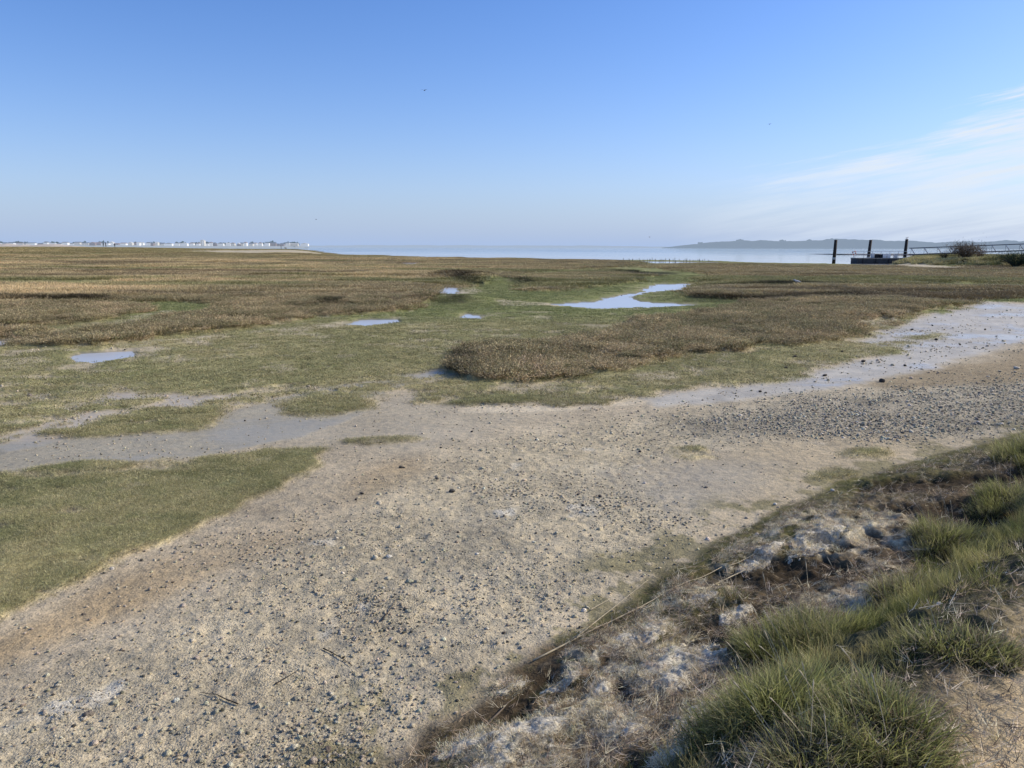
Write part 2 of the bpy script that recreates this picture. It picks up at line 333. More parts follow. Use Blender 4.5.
class MB:
    def __init__(s): s.v = []; s.f = []
    def add(s, v, f):
        n = len(s.v); s.v += [tuple(p) for p in v]; s.f += [tuple(i+n for i in q) for q in f]
    def box(s, c, d, rz=0, taper=1.0):
        cx, cy, cz = c; a, b, h = d[0]/2, d[1]/2, d[2]/2; v = []
        for z, k in ((-h, 1), (h, taper)):
            for x, y in ((-a, -b), (a, -b), (a, b), (-a, b)):
                x *= k; y *= k; v.append((cx+x*math.cos(rz)-y*math.sin(rz), cy+x*math.sin(rz)+y*math.cos(rz), cz+z))
        s.add(v, [(3, 2, 1, 0), (4, 5, 6, 7), (0, 1, 5, 4), (1, 2, 6, 5), (2, 3, 7, 6), (3, 0, 4, 7)])
    def tube(s, pts, rad, n=6, cap=True):
        pts = [Vector(p) for p in pts]; rad = rad if isinstance(rad, (list, tuple)) else [rad]*len(pts); v = []
        for i, p in enumerate(pts):
            t = (pts[min(i+1, len(pts)-1)]-pts[max(i-1, 0)]).normalized(); u = t.orthogonal().normalized() if abs(t.z) > .95 else t.cross(Vector((0, 0, 1))).normalized(); w = t.cross(u)
            for k in range(n):
                a = 2*math.pi*k/n; v.append(p+(u*math.cos(a)+w*math.sin(a))*rad[i])
        f = [(i*n+k, i*n+(k+1) % n, (i+1)*n+(k+1) % n, (i+1)*n+k) for i in range(len(pts)-1) for k in range(n)]
        if cap: f += [tuple(range(n-1, -1, -1)), tuple((len(pts)-1)*n+k for k in range(n))]
        s.add(v, f)
    def ball(s, c, r, nu=10, nv=7):
        v = []; 
        for j in range(nv+1):
            th = math.pi*j/nv
            for i in range(nu):
                ph = 2*math.pi*i/nu; v.append((c[0]+r[0]*math.sin(th)*math.cos(ph), c[1]+r[1]*math.sin(th)*math.sin(ph), c[2]+r[2]*math.cos(th)))
        s.add(v, [(j*nu+i, (j+1)*nu+i, (j+1)*nu+(i+1) % nu, j*nu+(i+1) % nu) for j in range(nv) for i in range(nu)])
    def mesh(s, name, smooth=False):
        me = bpy.data.meshes.new(name); me.from_pydata(s.v, [], s.f); me.update()
        if smooth: me.polygons.foreach_set('use_smooth', np.ones(len(me.polygons), bool))
        return me

def blades(n, pos, az, lean, length, width, curl, cbase, ctip, rr, seg=3, jitter=.25):
    """n grass blades as tapering strips. arrays or scalars; returns V,F,C"""
    B = lambda a: np.broadcast_to(np.asarray(a, float), (n,))
    az, lean, length, width, curl = map(B, (az, lean, length, width, curl))
    dx, dy = np.cos(az), np.sin(az)
    V = np.zeros((n, (seg+1)*2, 3)); C = np.zeros((n, (seg+1)*2, 3))
    p = np.array(pos, float).copy(); th = lean.copy(); side = np.stack([-dy, dx, np.zeros(n)], 1)
    tw = rr.uniform(0, np.pi, n); side = side*np.cos(tw)[:, None]+np.stack([dx, dy, np.zeros(n)], 1)*np.sin(tw)[:, None]
    tint = 1+jitter*(rr.random((n, 1))*2-1)
    for k in range(seg+1):
        f = k/seg; wd = width*(1-f**1.5*.92)/2
        V[:, 2*k] = p-side*wd[:, None]; V[:, 2*k+1] = p+side*wd[:, None]
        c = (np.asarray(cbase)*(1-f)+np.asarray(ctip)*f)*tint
        C[:, 2*k] = c; C[:, 2*k+1] = c
        st = length/seg; p = p+np.stack([dx*np.sin(th)*st, dy*np.sin(th)*st, np.cos(th)*st], 1); th = th+curl/seg
    idx = np.arange(n)[:, None, None]*(seg+1)*2; q = np.array([[2*k, 2*k+1, 2*k+3, 2*k+2] for k in range(seg)])[None]
    return V.reshape(-1, 3), (idx+q).reshape(-1, 4), C.reshape(-1, 3)
def join(parts):
    V = []; Fc = []; C = []; n = 0
    for v, f, c in parts: V.append(v); Fc.append(f+n); C.append(c); n += len(v)
    return np.concatenate(V), np.concatenate(Fc), np.concatenate(C)

def tuft(seed, n, r, L, w, lean, cb, ct, curl=.6, seg=2, jitter=.3):
    rr = np.random.default_rng(seed); a = rr.uniform(0, 2*np.pi, n); q = r*np.sqrt(rr.random(n))
    pos = np.stack([q*np.cos(a), q*np.sin(a), np.full(n, -.01)], 1)
    return blades(n, pos, a+rr.normal(0, .8, n), rr.uniform(0, lean, n), L*rr.uniform(.5, 1.1, n), w*rr.uniform(.6, 1.2, n), rr.uniform(0, curl, n), cb, ct, rr, seg, jitter)
def twig_tuft(seed, n, r, h, cb, ct, leaf=.012):
    """woody salt marsh sprig clump: stems with small leaf faces"""
    rr = np.random.default_rng(seed); a = rr.uniform(0, 2*np.pi, n); q = r*np.sqrt(rr.random(n))
    pos = np.stack([q*np.cos(a), q*np.sin(a), np.full(n, -.02)], 1)
    L = h*rr.uniform(.5, 1.1, n); ln = rr.uniform(0, .55, n); aa = a+rr.normal(0, .7, n)
    st = blades(n, pos, aa, ln, L, leaf*.35, .2, cb, cb, rr, 2)
    m = n*5; i = rr.integers(0, n, m); f = rr.uniform(.35, 1.05, m)
    lp = pos[i]+np.stack([np.cos(aa[i])*np.sin(ln[i]+.1)*L[i]*f, np.sin(aa[i])*np.sin(ln[i]+.1)*L[i]*f, np.cos(ln[i]+.1)*L[i]*f], 1)
    lv = blades(m, lp, rr.uniform(0, 6.28, m), rr.uniform(.2, 1.4, m), leaf*rr.uniform(1.2, 2.6, m), leaf, .3, ct, ct, rr, 1, .45)
    # single segment leaves share the strip layout
    return join([st, lv])
def pebble(seed, flat=.65, sub=2):
    import bmesh
    bm = bmesh.new(); bmesh.ops.create_icosphere(bm, subdivisions=sub, radius=.5); rr = np.random.default_rng(seed)
    v = np.array([q.co[:] for q in bm.verts]); fc = np.array([[q.index for q in f.verts] for f in bm.faces]); bm.free()
    sc = rr.uniform(.7, 1.15, 3); sc[2] *= flat
    for _ in range(7):
        dr = rr.normal(size=3); dr /= np.linalg.norm(dr); k = v@dr; v -= np.maximum(k-rr.uniform(.28, .42), 0)[:, None]*dr
    v = v*sc+rr.normal(0, .012, v.shape); return v, fc, np.ones((len(v), 3))

def scatter(name, P, rot, scl, tint, variants, m, **props):
    """one object of nobody-could-count stuff, its pieces instanced on points"""
    me = bpy.data.meshes.new(name); n = len(P); me.vertices.add(n); me.vertices.foreach_set('co', np.asarray(P, np.float32).ravel())
    a = me.attributes.new('rot', 'FLOAT_VECTOR', 'POINT'); a.data.foreach_set('vector', np.asarray(rot, np.float32).ravel())
    a = me.attributes.new('scl', 'FLOAT_VECTOR', 'POINT'); s3 = np.asarray(scl, np.float32); s3 = np.repeat(s3[:, None], 3, 1) if s3.ndim == 1 else s3
    a.data.foreach_set('vector', s3.ravel())
    a = me.attributes.new('tint', 'FLOAT_COLOR', 'POINT'); t = np.ones((n, 4), np.float32); t[:, :3] = tint; a.data.foreach_set('color', t.ravel())
    me.update()
    o = put(name, me, m, **props)
    ng = bpy.data.node_groups.new(name, 'GeometryNodeTree'); ng.interface.new_socket('Geometry', in_out='INPUT', socket_type='NodeSocketGeometry'); ng.interface.new_socket('Geometry', in_out='OUTPUT', socket_type='NodeSocketGeometry')
    gi = ng.nodes.new('NodeGroupInput'); go = ng.nodes.new('NodeGroupOutput'); ip = ng.nodes.new('GeometryNodeInstanceOnPoints')
    g2 = ng.nodes.new('GeometryNodeGeometryToInstance')
    for k, (v, f, c) in enumerate(variants):
        mv = mesh_np(name+'_piece', v, f, False, {'bcol': c}); mv.materials.append(m)
        src = bpy.data.objects.new(name+'_piece', mv)
        oi = ng.nodes.new('GeometryNodeObjectInfo'); oi.inputs['Object'].default_value = src; oi.inputs['As Instance'].default_value = False
        ng.links.new(oi.outputs['Geometry'], g2.inputs[0])
    def na(nm, ty):
        q = ng.nodes.new('GeometryNodeInputNamedAttribute'); q.data_type = ty; q.inputs['Name'].default_value = nm; return q.outputs['Attribute']
    ng.links.new(gi.outputs[0], ip.inputs['Points']); ng.links.new(g2.outputs[0], ip.inputs['Instance']); ip.inputs['Pick Instance'].default_value = True
    er = ng.nodes.new('FunctionNodeEulerToRotation'); ng.links.new(na('rot', 'FLOAT_VECTOR'), er.inputs[0]); ng.links.new(er.outputs[0], ip.inputs['Rotation'])
    ng.links.new(na('scl', 'FLOAT_VECTOR'), ip.inputs['Scale']); ng.links.new(ip.outputs[0], go.inputs[0])
    md = o.modifiers.new('scatter', 'NODES'); md.node_group = ng
    return o
def cand(n, d0, d1, power=1.0, amax=38, amin=None):
    """candidate spots in front of the bank, denser near"""
    az = R(rng.uniform(-amax if amin is None else amin, amax, n)) if False else np.radians(rng.uniform(-amax if amin is None else amin, amax, n))
    u = rng.random(n); d = d0*(d1/d0)**u if power == 0 else (d0**power+(d1**power-d0**power)*u)**(1/power)
    return d*np.sin(az), d*np.cos(az)
def jit(n, base, v=.2, h=.06):
    b = np.asarray(base, float); return b*(1+v*(rng.random((n, 1))*2-1))*(1+h*(rng.random((n, 3))*2-1))

# ------------------------------------------------------------------ ground sheet
def build_ground():
    inner = np.radians(np.arange(-44, 44.01, .105)); outer = np.radians(np.concatenate([np.arange(-180, -44, 2.2), np.arange(46, 180, 2.2)]))
    az = np.sort(np.concatenate([inner, outer]))
    d = [.25]
    while d[-1] < 900: d.append(d[-1]+max(.010, min(d[-1]**2/1976*1.15, d[-1]*.02, 1e9)) if d[-1] > 1.5 else d[-1]+.04)
    d += [1100, 1400, 2000, 3500, 7000, 15000, 40000]; d = np.array(d)
    A, D = np.meshgrid(az, d); x = (D*np.sin(A)).ravel(); y = (D*np.cos(A)).ravel()
    m = masks(x, y); z = height(x, y, m); na_, nr = len(az), len(d)
    i = np.arange(nr-1)[:, None]*na_+np.arange(na_)[None]; j = np.arange(nr-1)[:, None]*na_+(np.arange(na_)[None]+1) % na_
    Fq = np.stack([i, j, j+na_, i+na_], -1).reshape(-1, 4)[:, ::-1]
    x = np.append(x, 0); y = np.append(y, 0); z = np.append(z, z[:na_].mean())
    # colours
    def C(c): return np.array(c)[None]
    xx, yy = x[:-1], y[:-1]; dd = m['d']; n = len(xx)
    f1 = fbm(xx, yy, 2.5, 5, 80, .6)[:, None]; f2 = fbm(xx, yy, .4, 4, 81, .6)[:, None]; f3 = fbm(xx, yy, 14, 4, 82, .6)[:, None]
    c = np.repeat(C((.31, .275, .22)), n, 0)*(1+.18*f1+.18*f2)
    def over(c, col_, a): return lerp(c, col_, np.clip(a, 0, 1)[:, None])
    c = over(c, C((.25, .195, .125))*(1+.3*f2), m['brmud']*.85*(ss(-.6, .3, f1[:, 0])))
    c = over(c, C((.34, .305, .235))*(1+.2*f2), m['grav']*.9)
    c = over(c, C((.24, .225, .19))*(1+.25*f2), m['grav']*ss(.1, .5, f1[:, 0])*.6)
    c = over(c, C((.23, .215, .185))*(1+.2*f2), m['dark']*.7)
    c = over(c, C((.30, .26, .195))*(1+.08*f2), m['smooth']*.9)
    c = over(c, C((.25, .235, .205)), m['wetm']*.7)
    c = over(c, C((.20, .165, .115)), m['litter']*.8)
    c = over(c, C((.25, .235, .195))*(1+.12*f1), m['wet'])
    c = over(c, C((.31, .30, .275))*(1+.3*f2), m['wetr']*.85)
    # dried silt bloom patches on the gravel
    c = over(c, C((.40, .39, .36)), ss(.42, .6, fbm(xx, yy, .8, 4, 83, .6))*ss(.2, .5, m['grav'])*(dd < 12)*.8)
    edge = m['turf']*(1-m['turf'])*4
    green = C((.20, .20, .105))*(1+.28*f1+.3*f2); gold = C((.33, .29, .18))*(1+.3*f2); dk = C((.125, .145, .065))
    tf = over(green, gold, ss(-.1, .5, f1[:, 0]+.5*f2[:, 0])*.6); tf = over(tf, dk, ss(.2, .6, fbm(xx, yy, 1.1, 4, 84, .65))*.5)
    tf = over(tf, C((.33, .30, .235)), ss(.22, .4, fbm(xx, yy, 1.0, 5, 85, .75))*.75*ss(6, 9, dd)*(1-ss(25, 60, dd)))
    tf = over(tf, C((.14, .17, .065)), ss(24, 30, yy)*.65)
    c = lerp(c, tf, m['turf'][:, None])
    c = over(c, C((.40, .35, .235))*(1+.3*f2), edge*ss(-.1, .5, f2[:, 0]+.1)*.6*(dd < 15))
    bw = C((.235, .20, .125))*(1+.22*f1+.3*f2+.15*f3); bwl = C((.40, .325, .19))
    bw = over(bw, bwl*(1+.2*f2), ss(-.15, .45, f3[:, 0]+.2*f1[:, 0])*.75*ss(512+150, 300, 512+F*xx/np.maximum(yy, 1)))
    streak = fbm(xx/6, yy, 5, 4, 86, .6)
    bw = over(bw, C((.16, .17, .075)), ss(.1, .4, streak)*.6*ss(30, 50, yy))
    bw = over(bw, C((.10, .08, .05)), ss(.2, .5, -streak)*.6*ss(30, 50, yy))
    bw = over(bw, C((.33, .29, .175)), ss(170, 280, yy)*.7)
    c = lerp(c, bw, m['brown'][:, None])
    c = over(c, C((.17, .165, .07)), m['brown']*ss(200, 260, yy)*ss(-.2, .3, streak)*.6)
    c = over(c, C((.40, .36, .29)), m['pale']*.9)
    c = over(c, C((.19, .19, .085))*(1+.35*f2+.3*f3), m['mound'])
    c = over(c, C((.16, .15, .13)), m['pool'])
    c = over(c, C((.20, .185, .16)), 1-ss(0, 3, m['land']))
    # bank: strandline litter, scarp, trodden path
    s = m['s']; t_ = bank_t(xx, yy)
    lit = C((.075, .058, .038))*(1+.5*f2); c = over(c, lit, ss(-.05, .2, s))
    moss = C((.085, .085, .036))*(1+.45*f2); far_m = ss(.12, .3, fbm(xx, yy, .5, 5, 95, .65)+.25*ss(-.35, 0, s))*ss(-.75, -.2, s)*(1-ss(-.05, .15, s)); c = over(c, moss*1.1, far_m*.6)
    c = over(c, moss, ss(-.02, .1, s)*(1-ss(.45, .8, s))*ss(-.25, .2, fbm(xx, yy, .9, 3, 88)+.3)*.9)
    white = ss(-.1, .2, fbm(xx, yy, .8, 4, 89, .6)+.15)*ss(.15, .4, s)*(1-ss(1.05, 1.25, s))
    c = over(c, C((.56, .52, .42))*(1+.3*f2), white*.8*(1-.95*ss(4.2, 6.0, t_))*ss(-.35, .25, fbm(xx, yy, .12, 3, 94, .7)))
    c = over(c, C((.028, .021, .014))*(1+.5*f2), hollow(xx, yy)*ss(.15, .4, s)*(1-ss(1.3, 1.5, s))*.9)  # hollows also painted near black to deepen their shade
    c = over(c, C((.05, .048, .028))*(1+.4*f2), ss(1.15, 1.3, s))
    c = over(c, C((.37, .305, .21))*(1+.12*f2+.1*f1), ss(1.95, 2.3, s+.35*fbm(xx, yy, .6, 4, 87)))
    c = over(c, C((.20, .165, .11)), ss(1.85, 2.2, s)*ss(-.15, .25, fbm(xx, yy, .5, 4, 90, .65))*.6)
    wet = np.maximum.reduce([m['wet']*(.42+.38*ss(-.3, .3, fbm(xx, yy, 1.5, 5, 92, .65))), m['wetr']*(.60+.4*ss(.0, .35, fbm(xx/2, yy, 1.2, 5, 91, .65))), m['wetm']*.35, m['pool'], .8*m['wetarm'], m['pale']*.2,
        .55*(1-ss(2, 8, m['land'])), m['smooth']*.1])*(1-.95*np.clip(m['turf']+m['brown'], 0, 1))*(1-ss(-.05, .1, s))
    grain = np.clip(m['grav']*.45+m['dark']*.3+m['litter']*.3, 0, 1)*(.3+.7*ss(-.3, .3, fbm(xx, yy, .35, 4, 93, .65)))*(1-m['turf'])
    prm = np.stack([wet, grain, m['turf']], 1)
    hol = m['hol'][:, None]; c = c*(1-.75*hol); c = np.vstack([np.clip(c*np.where(m['grav']+m['brmud']+m['smooth']+(1-m['turf']) > .5, 1.33, 1.14)[:, None]*C((1.07, 1.045, .93)), .012, .8), [[.36, .29, .19]]]); prm = np.vstack([prm, [[0, 0, 0]]])  # shade of the raised banks multiplied into the ground colour
    fan = np.stack([np.full(na_, len(x)-1), np.arange(na_), (np.arange(na_)+1) % na_], 1)
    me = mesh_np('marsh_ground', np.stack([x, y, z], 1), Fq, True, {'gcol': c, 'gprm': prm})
    me.materials.append(ground_material())
    put('ground', me, kind='structure')
    V2 = np.vstack([np.stack([x[:na_], y[:na_], z[:na_]], 1), [[0, 0, z[-1]]]])
    return len(x)
nverts = build_ground()
print('ground verts', nverts)

# ------------------------------------------------------------------ water
def build_water():
    m, nt, o = mat('water_surface'); L = nt.links.new
    geo = nd(nt, 'ShaderNodeNewGeometry'); P = geo.outputs['Position']; sx = nd(nt, 'ShaderNodeSeparateXYZ'); L(P, sx.inputs[0])
    mp = nd(nt, 'ShaderNodeMapping'); mp.inputs['Scale'].default_value = (.35, 1, 1); L(P, mp.inputs[0])
    n = noise(nt, mp.outputs[0], 1.2, 5, .6); n2 = noise(nt, mp.outputs[0], .03, 4, .6)
    b = nd(nt, 'ShaderNodeBsdfPrincipled'); b.inputs['IOR'].default_value = 1.45; L(rampv(nt, sx.outputs['Y'], 60, 130, .24, .04), b.inputs['Roughness'])
    far = rampv(nt, sx.outputs['Y'], 120, 600)
    L(mixc(nt, far, (.52, .54, .56), (.10, .15, .18)), b.inputs['Base Color'])  # near water base lightened to stand in for reflected sky
    k = math_(nt, 'MULTIPLY', rampv(nt, n2, .38, .62, .25, 1), rampv(nt, sx.outputs['Y'], 130, 500, .008, 1))
    bp = nd(nt, 'ShaderNodeBump'); bp.inputs['Distance'].default_value = .22; L(n, bp.inputs['Height']); L(k, bp.inputs['Strength']); L(bp.outputs[0], b.inputs['Normal'])
    L(b.outputs[0], o.inputs[0])
    mb = MB(); mb.add([(-40000, -600, -.035), (40000, -600, -.035), (40000, 50000, -.035), (-40000, 50000, -.035)], [(0, 1, 2, 3)])
    put('water', mb.mesh('water'), m, kind='structure')
build_water()

# ------------------------------------------------------------------ stuff: pebbles and clods
peb = [pebble(i, .7, 1) for i in range(5)]; clod = [pebble(20+i, .6, 1) for i in range(4)]
m_peb = simple('pebble_stone', (.2, .19, .17), .85, 3, .35, .03, .2, tint=True)
def rot3(n, tilt=.5): return np.stack([rng.normal(0, tilt, n), rng.normal(0, tilt, n), rng.uniform(0, 6.28, n)], 1)
def add_pebbles():
    x, y = cand(430000, 2.2, 30, .35); m = masks(x, y); d = m['d']
    f = ss(-.45, .45, fbm(x, y, .9, 5, 100, .65)+.0)
    base = .015*(1-m['turf'])*(1-m['wet']*.8)*(1-m['smooth']*.7)*(d < 22)
    p = np.maximum(.62*m['grav']*(1-m['turf'])*(.12+.88*f)*(1-.85*m['smooth'])*(1-.85*m['wetm']), base)
    p = np.maximum(p, m['dark']*(1-m['turf'])*(.25+.75*ss(-.35, .2, fbm(x, y, 1.3, 4, 102, .65)))); p = p*(1-ss(.0, .12, m['s']))
    k = rng.random(len(x)) < p*np.where(m['dark'] > .5, 1, .85)
    x, y, d = x[k], y[k], d[k]; mk = {a: b[k] for a, b in m.items()}; n = len(x); z = height(x, y, mk)
    sz = .0115*rng.lognormal(0, .62, n)*(1+.25*ss(5, 16, d)*1.6); sz = np.clip(sz*(1+.5*mk['dark']), .005, .07)
    tint = jit(n, (.58, .515, .37), .3); dkk = rng.random(n) < (.07+.3*mk['dark']); tint[dkk] = jit(dkk.sum(), (.33, .29, .22), .5); w = rng.random(n) < .06; tint[w] = jit(w.sum(), (.80, .74, .60), .1)
    scatter('pebbles', np.stack([x, y, z+sz*.02], 1), rot3(n), sz, tint, peb+clod, m_peb, kind='stuff', label='grey and tan pebbles and mud clods strewn over the mud shore', category='pebbles')
    print('pebbles', n)
    # sparse stones over the wet mud flats
    x, y = cand(130000, 3.2, 45, .5); m = masks(x, y); p = (1-m['turf'])*(1-m['pool'])*(1-ss(0, .1, m['s']))*(.08+.5*ss(.1, .5, fbm(x, y, 1.0, 4, 101, .6)))*(1-m['wet']*.6)*(1-.7*m['smooth'])
    k = rng.random(len(x)) < p; x, y = x[k], y[k]; z = height(x, y); n = len(x); sz = np.clip(.024*rng.lognormal(0, .5, n)*(1+.6*ss(8, 25, np.hypot(x, y))), .012, .12)
    tint = jit(n, (.60, .52, .37), .3); dkk = rng.random(n) < .10; tint[dkk] = jit(dkk.sum(), (.16, .145, .115), .4); sz = np.minimum(sz, .035+.09*ss(8, 20, np.hypot(x, y)))
    scatter('clods', np.stack([x, y, z+sz*.1], 1), rot3(n, .4), sz, tint, clod, m_peb, kind='stuff', label='scattered lumps of dried mud on the smooth shore', category='mud clods')
add_pebbles()

ALG = [(672, 672, .36, .19, .06, 0), (640, 640, .28, .11, .04, 0), (545, 728, .36, .15, .06, -.2), (700, 722, .24, .09, .045, .2), (672, 762, .12, .07, .04, 0), (640, 730, .10, .06, .03, 0),
  (600, 690, .16, .07, .03, .3), (560, 690, .12, .05, .025, -.2), (500, 755, .2, .08, .04, .2), (700, 600, .14, .05, .02, 0), (510, 690, .12, .05, .03, 0), (468, 745, .16, .07, .04, 0), (815, 545, .42, .16, .04, 0), (760, 562, .3, .08, .03, 0), (735, 618, .16, .06, .03, 0)]
ALGP = [(*on_ground(a, b)[:2], c, d, f) for a, b, c, d, e, f in ALG]
def algmask(x, y):
    o = np.zeros(x.shape); b0 = math.atan2(BD[1], BD[0])
    for ax, ay, rx, ry, f in ALGP:
        X = x-ax; Y = y-ay; c, sn = math.cos(b0+f), math.sin(b0+f); o = np.maximum(o, 1-ss(.8, 1.1, np.hypot((X*c+Y*sn)/rx, (-X*sn+Y*c)/ry)))
    return o
# ------------------------------------------------------------------ stuff: turf and brown marsh growth
m_turf = veg_material('turf_blades', .25, 'INST'); m_scrub = veg_material('marsh_sprigs', .2, 'INST')
def add_turf():
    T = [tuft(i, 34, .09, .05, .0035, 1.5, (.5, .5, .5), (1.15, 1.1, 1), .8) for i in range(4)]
    x, y = cand(150000, 3.6, 13, .8, 40, -42); m = masks(x, y); k = rng.random(len(x)) < m['turf']*(1-m['brown']); x, y = x[k], y[k]; mk = {a: b[k] for a, b in m.items()}
    z = height(x, y, mk); n = len(x); g = ss(-.3, .3, fbm(x*.6, y, .9, 5, 110, .7))[:, None]; g2 = ss(.0, .35, fbm(x*.6, y, .35, 5, 111, .7))[:, None]
    e = (1-ss(.75, 1., mk['turf']))[:, None]
    tint = lerp(lerp(jit(n, (.38, .375, .195), .45), jit(n, (.62, .55, .33), .35), g*.6), jit(n, (.22, .25, .11), .4), g2*.7); tint = lerp(tint, jit(n, (.56, .49, .31), .25), e*.6)
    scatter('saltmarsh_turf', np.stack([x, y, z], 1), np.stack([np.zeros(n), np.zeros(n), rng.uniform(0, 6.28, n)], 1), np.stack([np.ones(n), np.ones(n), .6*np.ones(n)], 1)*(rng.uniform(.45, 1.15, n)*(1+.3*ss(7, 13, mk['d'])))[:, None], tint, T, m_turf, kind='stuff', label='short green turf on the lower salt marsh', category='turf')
    print('turf', n)
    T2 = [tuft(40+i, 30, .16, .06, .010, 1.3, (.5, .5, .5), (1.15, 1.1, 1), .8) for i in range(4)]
    x, y = cand(90000, 12, 75, .55, 38); m = masks(x, y); k = rng.random(len(x)) < m['turf']*(1-m['brown'])*.9*(1-m['poolm']); x, y = x[k], y[k]; mk = {a: b[k] for a, b in m.items()}
    z = height(x, y, mk); n = len(x); g = ss(-.1, .5, fbm(x, y, 2.3, 4, 112, .65))[:, None]; fr = ss(24, 31, y)[:, None]
    tint = lerp(jit(n, (.37, .355, .185), .45), jit(n, (.58, .50, .29), .35), g*.6*(1-fr*.6)); tint = lerp(tint, jit(n, (.2, .26, .1), .25), fr*.65)
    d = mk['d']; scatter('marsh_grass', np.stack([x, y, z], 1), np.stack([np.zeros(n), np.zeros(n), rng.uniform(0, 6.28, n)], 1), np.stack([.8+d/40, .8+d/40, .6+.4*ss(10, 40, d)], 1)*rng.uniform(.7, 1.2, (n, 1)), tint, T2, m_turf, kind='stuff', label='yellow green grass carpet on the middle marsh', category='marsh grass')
    print('turf2', n)
add_turf()
def add_scrub():
    S = [twig_tuft(60+i, 46, .17, .22, (.45, .4, .35), (1.05, 1.0, .95), .014) for i in range(5)]
    x, y = cand(60000, 12, 42, .7, 37); m = masks(x, y); k = rng.random(len(x)) < m['brown']*(.55+.45*ss(-.4, .3, fbm(x, y, 1.5, 4, 54, .6)))*(1-m['poolm']); x, y = x[k], y[k]; mk = {a: b[k] for a, b in m.items()}
    z = height(x, y, mk); n = len(x); d = mk['d']; g = ss(-.3, .4, fbm(x, y, 2.0, 4, 120, .65))[:, None]
    tint = lerp(jit(n, (.38, .33, .19), .45), jit(n, (.68, .56, .35), .4), g*.7); gr = rng.random(n) < .3; tint[gr] = jit(gr.sum(), (.25, .24, .125), .3)
    tint = tint*(1-.75*mk['hol'])[:, None]  # sprigs on the shaded bank sides tinted darker
    scatter('sea_purslane', np.stack([x, y, z-.02], 1), np.stack([np.zeros(n), np.zeros(n), rng.uniform(0, 6.28, n)], 1), np.stack([rng.uniform(.8, 1.3, n)*(1+d/70)]*2+[rng.uniform(.3, 1.1, n)*(.6+.4*ss(-.4, .3, fbm(x, y, 1.2, 3, 121)))], 1), tint, S, m_scrub, kind='stuff', label='brown shrubby marsh growth in low lumpy drifts', category='marsh plants')
    print('scrub', n)
    S2 = [tuft(80+i, 60, .5, .34, .02, .5, (.55, .5, .45), (1.1, 1.05, 1.0), .4) for i in range(4)]
    x, y = cand(120000, 38, 330, .35, 37); m = masks(x, y); k = (rng.random(len(x)) < m['brown']*.85*(1-m['poolm'])) & (m['land'] > .5); x, y = x[k], y[k]; mk = {a: b[k] for a, b in m.items()}
    z = height(x, y, mk); n = len(x); d = mk['d']; px = 512+F*x/y; g = ss(-.25, .4, fbm(x, y, 14, 4, 82, .6))[:, None]*ss(660, 300, px)[:, None]
    st = fbm(x/6, y, 5, 4, 86, .6)
    tint = lerp(jit(n, (.40, .345, .20), .35), jit(n, (.74, .59, .34), .3), g*.85); tint = lerp(tint, jit(n, (.24, .26, .11), .3), (ss(.05, .35, st)*.75)[:, None]); tint = lerp(tint, jit(n, (.13, .10, .06), .3), (ss(.2, .45, -st)*.7)[:, None])
    tint = lerp(tint, jit(n, (.40, .37, .19), .25), ss(160, 260, y)[:, None]*.75)
    tint = tint*(1-.8*mk['hol'])[:, None]  # same painted bank shade in the cordgrass tint
    scatter('cordgrass', np.stack([x, y, z-.03], 1), np.stack([np.zeros(n), np.zeros(n), rng.uniform(0, 6.28, n)], 1), np.stack([rng.uniform(.9, 1.4, n)*(.8+d/80)]*2+[rng.uniform(.35, .85, n)*(.6+.3*g[:, 0]+.25*ss(60, 120, d))], 1), tint, S2, m_scrub, kind='stuff', label='straw brown cordgrass covering the far marsh', category='marsh grass')
    print('scrub2', n)
add_scrub()

